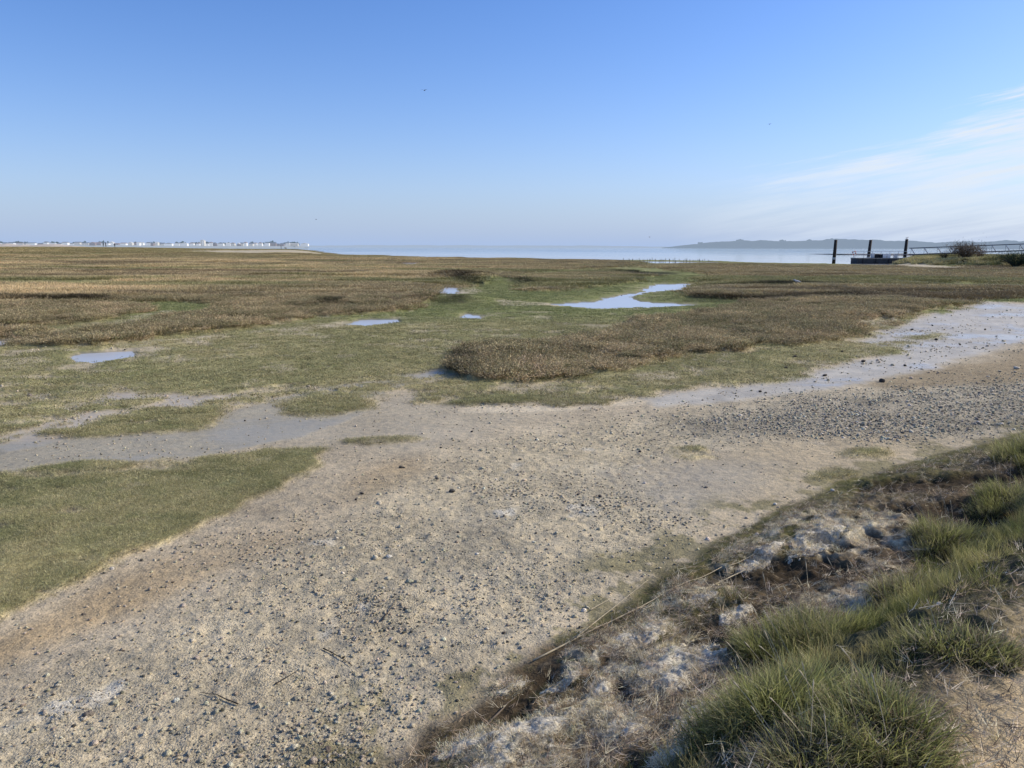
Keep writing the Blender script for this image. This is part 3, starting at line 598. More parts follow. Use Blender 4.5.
# ------------------------------------------------------------------ foreground bank
m_grass = veg_material('bank_grass_blades', .42, 'INST'); m_tuss = veg_material('tussock_blades', .5); m_straw = veg_material('straw', .15, 'INST')
def add_bank():
    T = [tuft(200+i, 90, .10, .15, .0035, .9, (.35, .4, .3), (1.15, 1.15, .9), 1.0, 3) for i in range(4)]
    x, y = cand(30000, 1.6, 16, .7, 55, -30); m = masks(x, y); s = m['s']
    q = fbm(x, y, .8, 4, 130, .6); fm = ss(.12, .3, fbm(x, y, .5, 5, 95, .65)+.25*ss(-.35, 0, s))*ss(-.75, -.2, s)*(1-ss(-.05, .15, s))
    p = fm*.3+ ss(1.15, 1.35, s)*(1-ss(1.6, 2.05, s+.35*q))*(.25+.55*ss(-.2, .2, q))+ss(0, .1, s)*(1-ss(.5, .7, s))*ss(-.1, .25, q)*.4+ss(1.7, 2, s)*(1-ss(2.2, 4, s))*ss(.2, .45, q)*.25
    p = p*np.where(s > .8, .25+.75*ss(3.2, 5.5, m['d']), 1)+ss(1.75, 2.0, s)*(1-ss(2.3, 2.9, s))*.3*ss(-.2, .2, q); k = rng.random(len(x)) < p; x, y, s, q = x[k], y[k], s[k], q[k]; z = height(x, y); n = len(x)
    tint = lerp(jit(n, (.22, .235, .085), .4), jit(n, (.56, .47, .26), .35), ss(-.25, .4, fbm(x, y, .5, 3, 131))[:, None]*.8); tint[s < .5] *= .7
    low = (s < .9)|(s > 1.9); sc = rng.uniform(.45, .95, n)*np.where(low, np.where(s < .1, .26, .4), 1)
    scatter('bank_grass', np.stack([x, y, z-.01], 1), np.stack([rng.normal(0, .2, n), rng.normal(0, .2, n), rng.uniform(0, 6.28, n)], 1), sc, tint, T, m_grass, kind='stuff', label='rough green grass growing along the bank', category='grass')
    print('bank grass', n)
    # straw litter: short curved stalks lying down
    def stick(seed, L, w):
        rr = np.random.default_rng(seed); return blades(5, np.stack([rr.normal(0, L*.3, 5), rr.normal(0, L*.12, 5), rr.uniform(0, .02, 5)], 1), rr.normal(0, .45, 5), rr.uniform(1.35, 1.62, 5), L*rr.uniform(.5, 1.2, 5), w, rr.normal(0, .25, 5), (1, 1, 1), (1, 1, 1), rr, 3, .3)
    S = [stick(300+i, .11, .0035) for i in range(6)]
    x, y = cand(260000, 2.0, 15, .6, 48, -14); s = bank_s(x, y); k = (s > -.1)|(rng.random(len(x)) < .25); x, y = x[k], y[k]; m = masks(x, y); s = m['s']; q = fbm(x, y, .7, 4, 132, .6)
    p = ss(.02, .2, s)*(1-ss(1.15, 1.4, s))*(.08+.34*ss(-.1, .35, q))*(1-.8*hollow(x, y)*(s < 1.4))*(1-.8*algmask(x, y))+ss(1.6, 2, s)*(1-ss(2.3, 5, s))*.11+m['litter']*.25+.006*m['grav']
    k = rng.random(len(x)) < p; x, y, s = x[k], y[k], s[k]; z = height(x, y); n = len(x); z = z+np.where((s > .1) & (rng.random(n) < .4), rng.uniform(0, .05, n), 0)+.035*algmask(x, y)
    tint = jit(n, (.33, .25, .155), .5); a = rng.random(n) < .36; tint[a] = jit(a.sum(), (.60, .52, .37), .3); a = rng.random(n) < .3; tint[a] = jit(a.sum(), (.07, .05, .03), .3)
    ang = math.atan2(BD[1], BD[0])+rng.normal(0, .75, n)
    scatter('straw_litter', np.stack([x, y, z+.008], 1), np.stack([rng.normal(0, .25, n), rng.normal(0, .2, n), ang], 1), rng.uniform(.35, 1.0, n), tint, S, m_straw, kind='stuff', label='tangled straw and reed litter washed up along the strandline', category='straw litter')
    print('straw', n)
add_bank()
def add_fibres():
    T = [tuft(400+i, 70, .05, .045, .0028, 1.5, (.55, .5, .42), (1.1, 1.08, 1.0), 2.6, 3, .35) for i in range(4)]
    x, y = cand(120000, 2.2, 9, .6, 46, -14); s0 = bank_s(x, y); k = (s0 > 0) & (s0 < 1.5); x, y = x[k], y[k]; m = masks(x, y); s = m['s']; t_ = bank_t(x, y)
    wm = ss(-.1, .2, fbm(x, y, .8, 4, 89, .6)+.15)*ss(.1, .35, s)*(1-ss(1.05, 1.25, s))*(1-.95*ss(4.2, 6.0, t_))*ss(-.3, .2, fbm(x, y, .12, 3, 94, .7))
    k = rng.random(len(x)) < wm*.22*(1-hollow(x, y))*(1-.8*algmask(x, y))+.22*algmask(x, y); x, y = x[k], y[k]; z = height(x, y); n = len(x)
    tint = jit(n, (.9, .83, .66), .2); a = rng.random(n) < .2; tint[a] = jit(a.sum(), (.40, .32, .21), .3)
    scatter('algae_fibres', np.stack([x, y, z-.002+.03*algmask(x, y)*rng.uniform(.3, 1.1, n)], 1), np.stack([rng.normal(0, .3, n), rng.normal(0, .3, n), rng.uniform(0, 6.28, n)], 1), rng.uniform(.5, 1.2, n)*np.array([1.0]), tint, T, m_straw, kind='stuff', label='curly cream fibres of bleached algae tangled over the strandline litter', category='dried algae')
    print('fibres', n)
add_fibres()

def tussock(px, py, rx, ry, n, hgt, label, seed, straw=.3, stalks=8, lean=.9, rot=0, wid=.0046):
    x0, y0, z0 = on_ground(px, py); rr = np.random.default_rng(seed)
    n = int(n*.7); nc = max(6, n//90); ca = rr.uniform(0, 6.28, nc); cq = np.sqrt(rr.random(nc)); parts = []
    for i in range(nc):
        u, v = cq[i]*math.cos(ca[i])*rx, cq[i]*math.sin(ca[i])*ry; cx = u*math.cos(rot)-v*math.sin(rot); cy = u*math.sin(rot)+v*math.cos(rot)
        k = n//nc; a = rr.uniform(0, 6.28, k); q = .085*np.sqrt(rr.random(k)); X = cx+q*np.cos(a); Y = cy+q*np.sin(a)
        Z = height(x0+X, y0+Y)-z0-.01+.05*hgt/.3*(1-cq[i]**2)
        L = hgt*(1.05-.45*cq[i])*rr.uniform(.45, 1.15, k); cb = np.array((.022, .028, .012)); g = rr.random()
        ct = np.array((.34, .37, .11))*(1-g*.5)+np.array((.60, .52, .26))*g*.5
        kk = rr.random(k) < straw; az = np.arctan2(np.sin(a)*.55+.9*cq[i]*math.sin(ca[i]+rot), np.cos(a)*.55+.9*cq[i]*math.cos(ca[i]+rot))+rr.normal(0, .6, k)
        v1 = blades((~kk).sum(), np.stack([X, Y, Z], 1)[~kk], az[~kk], rr.uniform(0, lean, (~kk).sum()), L[~kk], wid, rr.uniform(.2, 1.6, (~kk).sum()), cb, ct, rr, 4, .55)
        v2 = blades(kk.sum(), np.stack([X, Y, Z], 1)[kk], az[kk], rr.uniform(.1, lean+.3, kk.sum()), L[kk]*.95, wid*.8, rr.uniform(.3, 2.2, kk.sum()), (.09, .075, .04), (.46, .39, .24), rr, 4, .35)
        parts += [v1, v2]
    V, Fc, C = join(parts); t = empty('grass_tussock', (x0, y0, z0), label=label, category='grass tussock', group='grass tussocks on the bank')
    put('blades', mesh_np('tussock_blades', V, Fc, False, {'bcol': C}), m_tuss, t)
    for i in range(stalks):
        a = rr.uniform(0, 6.28); q = math.sqrt(rr.random())*.8; X = q*rx*math.cos(a); Y = q*ry*math.sin(a); X, Y = X*math.cos(rot)-Y*math.sin(rot), X*math.sin(rot)+Y*math.cos(rot)
        z = float(height(np.array([x0+X]), np.array([y0+Y]))[0])-z0; az = rr.normal(2.6, .8); ln = rr.uniform(.15, .7); L = hgt*rr.uniform(1.2, 2.1)
        mb = MB(); pts = []; p = Vector((X, Y, z-.01))
        for k in range(7): pts.append(p.copy()); th = ln+.35*k/6; p = p+Vector((math.cos(az)*math.sin(th), math.sin(az)*math.sin(th), math.cos(th)))*L/6
        mb.tube(pts, [.0015, .0014, .0013, .0012, .0011, .001, .0006], 4)
        mb.tube([pts[-2].lerp(pts[-1], .2), pts[-2].lerp(pts[-1], .7), pts[-1]], [.0008, .0032, .0006], 5)
        put('stalk', mb.mesh('dry_stalk'), m_stalk, t)
    return t
m_stalk = simple('dry_stalk', (.46, .39, .26), .8, 30, .25)
ba = math.atan2(BD[1], BD[0])
tussock(815, 650, .46, .26, 10000, .27, 'large dark green grass tussock with pale stalks at the bottom right of the bank', 1, .25, 14, .95, ba-.5)
tussock(770, 715, .34, .26, 7000, .22, 'shaded grass tussock beside the white algae at the bottom edge', 2, .15, 8, .95, ba)
tussock(880, 735, .26, .2, 4200, .20, 'sunlit yellow green tussock in front of the large dark one', 3, .35, 4, .9, ba)
tussock(955, 650, .24, .10, 3000, .13, 'low arched grass tuft trailing onto the sandy path', 4, .3, 1, 1.1, -.5)
tussock(810, 768, .2, .14, 3000, .15, 'pale strawy grass tuft at the very bottom edge', 5, .6, 8, .9, ba)
tussock(905, 595, .26, .18, 3500, .20, 'spiky half dead tussock with long bent straw leaves beside the strandline', 6, .65, 8, 1.1, ba)
tussock(950, 545, .42, .24, 5000, .24, 'bright green sunlit tussock behind the strawy tuft', 7, .3, 12, .8, ba)
tussock(1015, 505, .5, .3, 4500, .24, 'green tussock at the right edge below the dark bank hollow', 8, .25, 6, .8, ba)
tussock(1050, 455, .9, .5, 6500, .38, 'tall shaded grass clump on the bank top at the right edge', 9, .25, 8, .7, ba, .005)
tussock(1110, 470, 1.0, .5, 5000, .45, 'tall grass on the bank crest beyond the right edge', 10, .25, 4, .7, ba, .005)
tussock(735, 600, .1, .08, 250, .12, 'thin tuft of long bare stalks rising from the dark litter', 11, .6, 9, .9, ba)

# long reed stalks lying on the strandline
def lying_stalk(p0, p1, r, label, sag=0, name='reed_stalk', m=None, lift=.015):
    a = on_ground(*p0); b = on_ground(*p1); N = 14; pts = []
    for k in range(N+1):
        t = k/N; x = lerp(a[0], b[0], t)+sag*math.sin(t*3.0)*.3; y = lerp(a[1], b[1], t)+sag*math.sin(t*2.2+.5); z = H1(x, y); base = max(z, lerp(a[2], b[2], t))+lift
        pts.append((x, y, base))
    mb = MB(); rad = [r*(1-.65*k/N)*(1.22 if k % 3 == 1 else 1) for k in range(N+1)]; mb.tube(pts, rad, 6)
    o = put(name, mb.mesh(name, True), m or m_stalk, label=label, category='reed stalk' if name == 'reed_stalk' else 'twig', group='reed stalks on the strandline' if name == 'reed_stalk' else 'twigs on the gravel'); return o
lying_stalk((533, 664), (722, 570), .0055, 'longest pale reed stalk lying diagonally along the edge of the gravel', .03)
lying_stalk((576, 640), (648, 582), .004, 'shorter pale reed stalk lying just above the longest one', .01)
lying_stalk((590, 612), (612, 600), .004, 'short broken reed piece above the shorter pale stalk', 0)
lying_stalk((725, 572), (810, 530), .004, 'reed stalk continuing up the strandline past the mossy litter', .03)
lying_stalk((480, 735), (515, 700), .007, 'dark weathered reed lying between the two nearest white algae mats', 0, m=simple('weathered_reed', (.14, .11, .08), .85, 20, .3))
lying_stalk((700, 595), (760, 566), .005, 'whitish curved reed in front of the dark litter hollow', .03)
lying_stalk((760, 640), (840, 600), .004, 'reed stalk leaning into the large dark tussock', .02)
m_twig = simple('dark_twig', (.05, .038, .028), .9, 30, .3)
for a, b, l in [((382, 622), (397, 600), 'dark twig lying on the gravel in the centre foreground'), ((323, 650), (352, 668), 'dark thin twig on the gravel left of centre foreground'),
    ((275, 686), (298, 672), 'pale short straw on the gravel at the bottom left'), ((238, 706), (200, 694), 'dark curved twig at the bottom left of the gravel')]:
    lying_stalk(a, b, .004, l, .01, 'twig', m_twig, .01)

# white dried algae mats
def algae_material():
    m, nt, o = mat('dried_algae'); L = nt.links.new; geo = nd(nt, 'ShaderNodeNewGeometry'); P = geo.outputs['Position']
    mp = nd(nt, 'ShaderNodeMapping'); mp.inputs['Rotation'].default_value = (0, 0, -ba); mp.inputs['Scale'].default_value = (.45, 1, 1); L(P, mp.inputs[0])
    n = noise(nt, mp.outputs[0], 75, 6, .7); n2 = noise(nt, P, 9, 5, .6); n3 = noise(nt, P, 220, 3, .6)
    c = mixc(nt, rampv(nt, n, .32, .6), (.34, .28, .19), (.84, .78, .62)); c = mixc(nt, rampv(nt, n2, .52, .66, 0, .7), c, (.30, .24, .155)); c = mixc(nt, rampv(nt, n2, .30, .42, 1, 0), c, (.90, .84, .69))
    b = nd(nt, 'ShaderNodeBsdfPrincipled'); L(c, b.inputs['Base Color']); b.inputs['Roughness'].default_value = .95; b.inputs['Specular IOR Level'].default_value = .05
    h = math_(nt, 'ADD', math_(nt, 'MULTIPLY', n, .020), math_(nt, 'MULTIPLY', n3, .006)); bp = nd(nt, 'ShaderNodeBump'); bp.inputs['Distance'].default_value = 1; L(h, bp.inputs['Height']); L(bp.outputs[0], b.inputs['Normal'])
    L(b.outputs[0], o.inputs[0]); return m
m_alg = algae_material()
def algae(px, py, rx, ry, th, label, seed, rot=0.0):
    x0, y0, z0 = on_ground(px, py); N = 150; u, v = np.meshgrid(np.linspace(-1.25, 1.25, N), np.linspace(-1.25, 1.25, N)); u = u.ravel(); v = v.ravel(); r_ = ba+rot
    X = u*rx*math.cos(r_)-v*ry*math.sin(r_); Y = u*rx*math.sin(r_)+v*ry*math.cos(r_)
    ex = fbm(X+seed, Y, .35, 4, 140+seed, .6); rr = np.hypot(u, v)+.55*ex
    rid = 1-np.abs(fbm(u*rx*.5+3*seed, v*ry, .10, 3, 150+seed)); rid2 = fbm(u*rx*.4, v*ry, .035, 3, 160+seed, .6)
    rr = rr+.38*fbm(X*.6+Y*.5, Y-X*.5, .07, 4, 180+seed, .7); top = th*.55*np.clip(1-rr**2, 0, 1)**.8*(.85+.4*fbm(X, Y, .3, 3, 170+seed))+.012*rid*np.clip(1.05-rr, 0, 1)+.006*rid2
    Z = height(x0+X, y0+Y)-z0+np.where(rr < 1, top+.012, -.03-.1*(rr-1)); fq = np.arange(N*N).reshape(N, N)
    Fq = np.stack([fq[:-1, :-1], fq[:-1, 1:], fq[1:, 1:], fq[1:, :-1]], -1).reshape(-1, 4); keep = (rr[Fq] < 1.15).all(1)
    put('algae_mat', mesh_np('algae_mat', np.stack([X, Y, Z], 1), Fq[keep], True), m_alg, loc=(x0, y0, z0), label=label, category='dried algae', group='mats of bleached algae on the strandline')
algae(672, 672, .36, .19, .06, 'largest bleached white algae mat, half in the shadow of the big tussock', 1)
algae(640, 640, .28, .11, .04, 'white fibrous algae patch just above the largest mat', 2)
algae(545, 728, .36, .15, .06, 'lumpy grey white algae mat at the bottom left end of the strandline', 3, -.2)
algae(700, 722, .24, .09, .045, 'narrow white algae ridge in the shade of the nearest tussock', 4, .2)
algae(672, 762, .12, .07, .04, 'small white algae lump at the bottom edge in shade', 5)
algae(640, 730, .10, .06, .03, 'small greyish algae lump left of the narrow shaded ridge', 6)
algae(510, 690, .12, .05, .03, 'small pale algae tuft at the lower end of the longest reed', 7)
algae(468, 745, .16, .07, .04, 'grey algae fold at the lower left end of the strandline', 8)
algae(815, 545, .42, .16, .04, 'white speckled algae patch halfway along the strandline', 9)
algae(760, 562, .3, .08, .03, 'pale algae patch beside the mossy litter', 10)
algae(735, 618, .16, .06, .03, 'bleached algae strip below the dark litter hollow', 11)

algae(600, 690, .16, .07, .03, 'cream algae patch left of the largest mat', 12, .3)
algae(560, 690, .12, .05, .025, 'small cream algae scrap below the longest reed stalk', 13, -.2)
algae(500, 755, .2, .08, .04, 'pale algae fold at the bottom edge right of the grey one', 14, .2)
algae(700, 600, .14, .05, .02, 'thin cream algae scrap on the mossy litter in front of the dark hollow', 15)
# single stones and clods one can pick out
def stones():
    kinds = {}
    def stone(px, py, s, c, lab, grp, smooth=False, flat=.7):
        key = (grp, random.randint(0, 3))
        v, f, _ = pebble(500+random.randint(0, 9), flat, 2); me = mesh_np('stone', v*s*.85, f, False)
        if grp not in kinds: kinds[grp] = simple(grp.replace(' ', '_'), c, .85, 40, .35, .004, .25)
        x, y, z = on_ground(px, py); s *= 1; put('stone', me, kinds[grp], loc=(x, y, z+s*.14), rot=(random.uniform(-.3, .3), random.uniform(-.3, .3), random.uniform(0, 6)), label=lab, category='stone', group=grp)
    for px, py, s in [(401, 468, .07), (362, 494, .06), (245, 421, .05), (437, 479, .055), (452, 492, .08), (356, 500, .05), (441, 448, .045), (404, 468, .04)]:
        stone(px, py, s, (.09, .08, .065), 'dark wet stone lying alone on the smooth mud left of centre', 'dark stones on the smooth mud')
    for px, py, s in [(825, 376, .12), (882, 382, .17), (863, 362, .14), (842, 352, .10), (905, 366, .10), (786, 368, .10), (795, 357, .12), (936, 340, .12), (960, 345, .1), (912, 330, .13), (985, 330, .12), (870, 335, .13), (760, 392, .09)]:
        stone(px, py, s, (.07, .06, .05), 'dark stone on the wet pale mud of the right hand channel', 'dark stones on the wet channel')
    for px, py, s in [(600, 497, .06), (578, 495, .05), (583, 506, .05), (580, 628, .035), (520, 460, .06), (640, 452, .06), (536, 440, .055), (472, 432, .055)]:
        stone(px, py, s, (.065, .058, .055), 'dark stone among the pebbles in the middle of the gravel', 'dark stones on the gravel')
    for px, py, s in [(940, 606, .045), (931, 598, .03), (1006, 575, .05), (788, 520, .05), (775, 505, .06), (757, 535, .05), (833, 491, .06), (600, 700, .02)]:
        stone(px, py, s, (.6, .56, .48), 'small pale shell or pebble beside the bank grass', 'pale pebbles by the bank')
    for px, py, s in [(1016, 369, .22), (1000, 372, .12), (988, 377, .08)]:
        stone(px, py, s, (.5, .45, .36), 'pale flat stone in the litter at the right edge', 'pale flat stones at the right edge', flat=.35)
    for px, py, s in [(212, 588, .05), (176, 553, .05), (108, 676, .03), (234, 545, .04), (232, 608, .04), (300, 553, .05), (325, 545, .05), (150, 590, .05), (122, 650, .035), (250, 612, .05)]:
        stone(px, py, s, (.32, .27, .2), 'tan clod of dried mud on the brown slick beside the lower turf', 'tan clods beside the lower turf')
stones()

# ------------------------------------------------------------------ mooring piles, pontoon, gangway
m_pile = simple('pile_timber', (.035, .028, .024), .8, 3, .4, .02); m_cap = simple('pile_cap', (.08, .05, .04), .7, 5, .3)
m_dark = simple('pontoon_hull', (.035, .04, .045), .7, 2, .4); m_lite = simple('pale_grey_paint', (.55, .56, .56), .6, 2, .2); m_steel = simple('galvanised_steel', (.33, .35, .37), .5, 4, .2, metal=.3)
m_wht = simple('white_paint', (.75, .75, .74), .5, 4, .12); m_org = simple('orange_plastic', (.55, .14, .05), .5, 6, .1); m_blk = simple('dark_cloth', (.02, .022, .028), .9, 6, .2)
m_deck = simple('deck_boards', (.2, .19, .17), .8, 5, .3)
def pile(px, d, top, label, lean=0):
    x, y = W(px, d); zt = EYE+(HY(px)-top)/F*d*CP*CP; z0 = -.3
    t = empty('mooring_pile', (x, y, z0), label=label, category='mooring pile', group='tall dark mooring piles at the pontoon')
    mb = MB(); mb.tube([(0, 0, 0), (lean*.5, 0, (zt-z0)*.5), (lean, 0, zt-z0)], [.28, .27, .25], 12); put('post', mb.mesh('pile_post', True), m_pile, t)
    mb = MB(); mb.tube([(lean, 0, zt-z0+.003), (lean, 0, zt-z0+.12)], [.29, .2], 12); put('cap', mb.mesh('pile_cap'), m_cap, t)
    mb = MB(); mb.tube([(lean*.3, 0, 1.0), (lean*.3, 0, 1.35)], [.31, .31], 12); put('collar', mb.mesh('pile_collar'), m_steel, t)
    return x+lean, y, zt+.12
pile(834.5, 128, 240.5, 'leftmost of the three dark mooring piles, standing in the water clear of the pontoon', .1)
pile(868.5, 138, 240.5, 'middle dark mooring pile rising behind the pontoon deck', .25)
bx_, by_, bz_ = pile(905, 136, 239.8, 'rightmost dark mooring pile with a bird perched on its top', .15)
def gull(loc, label, perched=True, s=1.0, rz=0, dark=False):
    t = empty('bird', loc, rz, label=label, category='bird'); mb = MB(); mg = m_blk if dark else simple('gull_feathers', (.5, .5, .5), .8, 8, .2)
    pts = [(-.26, 0, .12), (-.14, 0, .15), (0, 0, .17), (.12, 0, .2), (.18, 0, .27), (.24, 0, .28), (.31, 0, .27)]
    mb.tube([tuple(c*s for c in p) for p in pts], [.01*s, .05*s, .085*s, .07*s, .045*s, .045*s, .008*s], 8); put('body', mb.mesh('bird_body', True), mg, t)
    for sy in (-1, 1):
        w = MB()
        if perched: w.tube([(.1*s, .07*s*sy, .2*s), (-.08*s, .08*s*sy, .17*s), (-.3*s, .02*s*sy, .12*s)], [.03*s, .04*s, .006*s], 6)
        else: w.add([(.1*s, .05*s*sy, .19*s), (-.08*s, .05*s*sy, .18*s), (.14*s, .35*s*sy, .32*s), (-.02*s, .35*s*sy, .31*s), (-.06*s, .72*s*sy, .25*s), (-.12*s, .66*s*sy, .24*s)], [(0, 1, 3, 2), (2, 3, 5, 4)])
        put('wing', w.mesh('wing', perched), mg, t)
        if perched:
            l = MB(); l.tube([(0, .03*s*sy, .11*s), (0.01*s, .03*s*sy, 0)], .008*s, 5); put('leg', l.mesh('bird_leg'), m_org, t)
    return t
gull((bx_, by_, bz_), 'seabird perched on top of the rightmost mooring pile', True, 1.2, .3)
gull((*W(427, 60), EYE+(HY(427)-101.5)/F*60*1.0), 'small dark bird high in the sky left of centre', False, .45, 1.2, True)
gull((*W(762, 70), EYE+(HY(762)-132)/F*70), 'tiny dark bird in the sky right of centre', False, .35, .7, True)
gull((*W(317, 130), EYE+(HY(317)-221)/F*130), 'faint bird low in the sky above the far town', False, .45, .4, True)
gull((*W(649, 160), EYE+(HY(649)-238)/F*160), 'pale gull flying low over the sea left of the wooded hill', False, .7, 2.4)
gull((*G(797, 287.5), H1(*G(797, 288))+.05), 'white gull standing on the brown marsh at the right', True, .9, 2.8)

def pontoon():
    xa, ya = W(858, 131); xb, yb = W(918, 131); L = xb-xa; t = empty('pontoon', (xa, ya, -.035), label='long low dark pontoon with a pale deck edge moored between the piles', category='pontoon')
    mb = MB(); mb.box((L/2, 1.2, .25), (L, 2.6, 1.1)); put('hull', mb.mesh('hull'), m_dark, t)
    mb = MB(); mb.box((L/2, 1.2, .885), (L+.1, 2.7, .16)); put('deck', mb.mesh('deck'), m_deck, t)
    for i in range(5):
        mb = MB(); mb.box((.9+i*2.2, -.14, .45), (.12, .1, .8)); put('fender', mb.mesh('fender'), m_blk, t)
    for i in range(7):
        mb = MB(); x = .6+i*(L-1.2)/6; mb.tube([(x, 2.35, .966), (x, 2.35, 2.0)], .035, 6); put('rail_post', mb.mesh('rail_post'), m_steel, t)
    for k, z in enumerate((1.45, 2.0)):
        mb = MB(); mb.tube([(.6, 2.35, z+.04), (L-.6, 2.35, z+.04)], .035, 6); put('rail', mb.mesh('rail'), m_lite, t)
    Z = -.035+.968
    # white lockers and bollards on the deck
    for i, (px, w, h, mm, lab) in enumerate([(884.5, .62, .62, m_wht, 'wide white locker at the middle of the pontoon deck'), (888.8, .55, .66, m_wht, 'second white locker right of the wide one on the pontoon'),
        (896, .5, .6, m_lite, 'pale box standing apart near the right pile on the pontoon'), (873, .45, .7, m_lite, 'pale upright box beside the middle pile'),
        (877, .5, .55, m_blk, 'dark crate between the pale upright box and the white lockers'), (881, .5, .5, m_blk, 'dark low crate left of the wide white locker')]):
        x, y = W(px, 131.6); e = empty('deck_locker', (x, y, Z), label=lab, category='locker', group='lockers and boxes on the pontoon')
        mb = MB(); mb.box((0, 0, h/2+.003), (w, .5, h), taper=.95); put('body', mb.mesh('locker_body'), mm, e)
        mb = MB(); mb.box((0, 0, h+.035), (w+.05, .55, .06)); put('lid', mb.mesh('locker_lid'), mm, e)
    # lifebuoy stand at the left end
    x, y = W(854.3, 131.4); e = empty('lifebuoy_stand', (x, y, Z), label='red and white lifebuoy on a post at the left end of the pontoon', category='lifebuoy')
    mb = MB(); mb.tube([(0, .1, 0), (0, .1, 1.15)], .05, 6); put('post', mb.mesh('stand_post'), m_lite, e)
    for k in range(8):
        mb = MB(); a0 = 2*math.pi*k/8; mb.tube([(.30*math.cos(a0+j*math.pi/16), -.02, .82+.30*math.sin(a0+j*math.pi/16)) for j in range(5)], .085, 8); put('ring_segment', mb.mesh('ring_segment', True), m_org if k % 2 else m_wht, e)
pontoon()
def gangway():
    xa, ya = W(911, 134); xb, yb = W(1120, 126); L = math.hypot(xb-xa, yb-ya); t = empty('gangway', (xa, ya, 0), math.atan2(yb-ya, xb-xa), label='long steel truss gangway with white diagonal braces behind the grassy mound', category='gangway')
    za0, za1 = 1.45, 2.55; zb0, zb1 = 2.1, 3.42      # bottom and top chords at each end
    za0 = EYE+(HY(911)-254.5)/F*134; za1 = EYE+(HY(911)-248.2)/F*134; zb1 = EYE+(HY(1024)-244.2)/F*130; zb1 = za1+(zb1-za1)*(1120-911)/(1024-911); zb0 = zb1-(za1-za0)
    for s in (0, 1.4):
        mb = MB(); mb.tube([(0, s, za1), (L, s, zb1)], .075, 8); put('top_chord', mb.mesh('top_chord'), m_steel_dk, t)
        mb = MB(); mb.tube([(0, s, za0), (L, s, zb0)], .09, 8); put('bottom_chord', mb.mesh('bottom_chord'), m_steel_dk, t)
    n = 15
    for i in range(n):
        f0, f1 = i/n, (i+.3)/n
        mb = MB(); mb.tube([(f0*L, -.10, lerp(za1, zb1, f0)-.09), (f1*L, -.10, lerp(za0, zb0, f1)+.1)], .10, 6); put('diagonal_brace', mb.mesh('brace'), m_wht, t)
        mb = MB(); mb.tube([(f0*L, 0, lerp(za1, zb1, f0)-.08), (f0*L, 0, lerp(za0, zb0, f0)+.1)], .03, 6); put('rail_post', mb.mesh('rail_post'), m_steel, t)
    mb = MB(); c = []
    mb.add([(0, .1, za0+.1), (L, .1, zb0+.1), (L, 1.3, zb0+.1), (0, 1.3, za0+.1), (0, .1, za0+.04), (L, .1, zb0+.04), (L, 1.3, zb0+.04), (0, 1.3, za0+.04)], [(0, 1, 2, 3), (7, 6, 5, 4), (0, 4, 5, 1), (1, 5, 6, 2), (2, 6, 7, 3), (3, 7, 4, 0)])
    put('walkway', mb.mesh('walkway'), m_deck, t)
    for f in (.02, .35, .68, .98):
        mb = MB(); mb.tube([(f*L, .7, lerp(za0, zb0, f)), (f*L, .7, -.5)], .14, 8); put('support_post', mb.mesh('support'), m_pile, t)
m_steel_dk = simple('dark_steel', (.10, .12, .14), .5, 4, .2)
gangway()

# spit of mud behind the pontoon and pale moored boats
def ridge(name, pts, wd, hts, m, seed=0, nseg=160, **props):
    """a low landform: ridge of given half width along a polyline"""
    P = np.array(pts, float); cum = np.concatenate([[0], np.cumsum(np.hypot(*np.diff(P, axis=0).T))]); t = np.linspace(0, cum[-1], nseg)
    cx = np.interp(t, cum, P[:, 0]); cy = np.interp(t, cum, P[:, 1]); h = np.interp(t, cum, hts); V = []; prof = [(-1, -.3), (-.8, .12), (-.4, .7), (0, 1), (.5, .8), (1, -.3)]
    h = h*(1+.28*fbm(t, t*0, cum[-1]/30, 5, seed, .6)); 
    for u, v in prof: V.append(np.stack([cx, cy+u*wd, np.where(v < 0, -1.5, h*v)], 1))
    V = np.stack(V, 1).reshape(-1, 3); k = len(prof); i = np.arange(nseg-1)[:, None]*k+np.arange(k-1)[None]
    Fq = np.stack([i, i+k, i+k+1, i+1], -1).reshape(-1, 4); return put(name, mesh_np(name, V, Fq, True), m, **props)
m_spit = simple('mud_spit', (.13, .12, .10), .8, .05, .3)
ridge('mud_spit', [W(812, 330), W(840, 300), W(880, 290), W(1000, 280)], 9, [.0, .35, .5, .5], m_spit, 3, kind='structure')
m_sh = simple('shingle', (.52, .46, .38), .9, .3, .2)
ridge('shingle_bank', [W(-300, 520), W(0, 520), W(60, 520), W(78, 520), W(98, 520)], 25, [4.3, 4.2, 3.6, 3.0, 1.0], m_sh, 5, kind='structure')

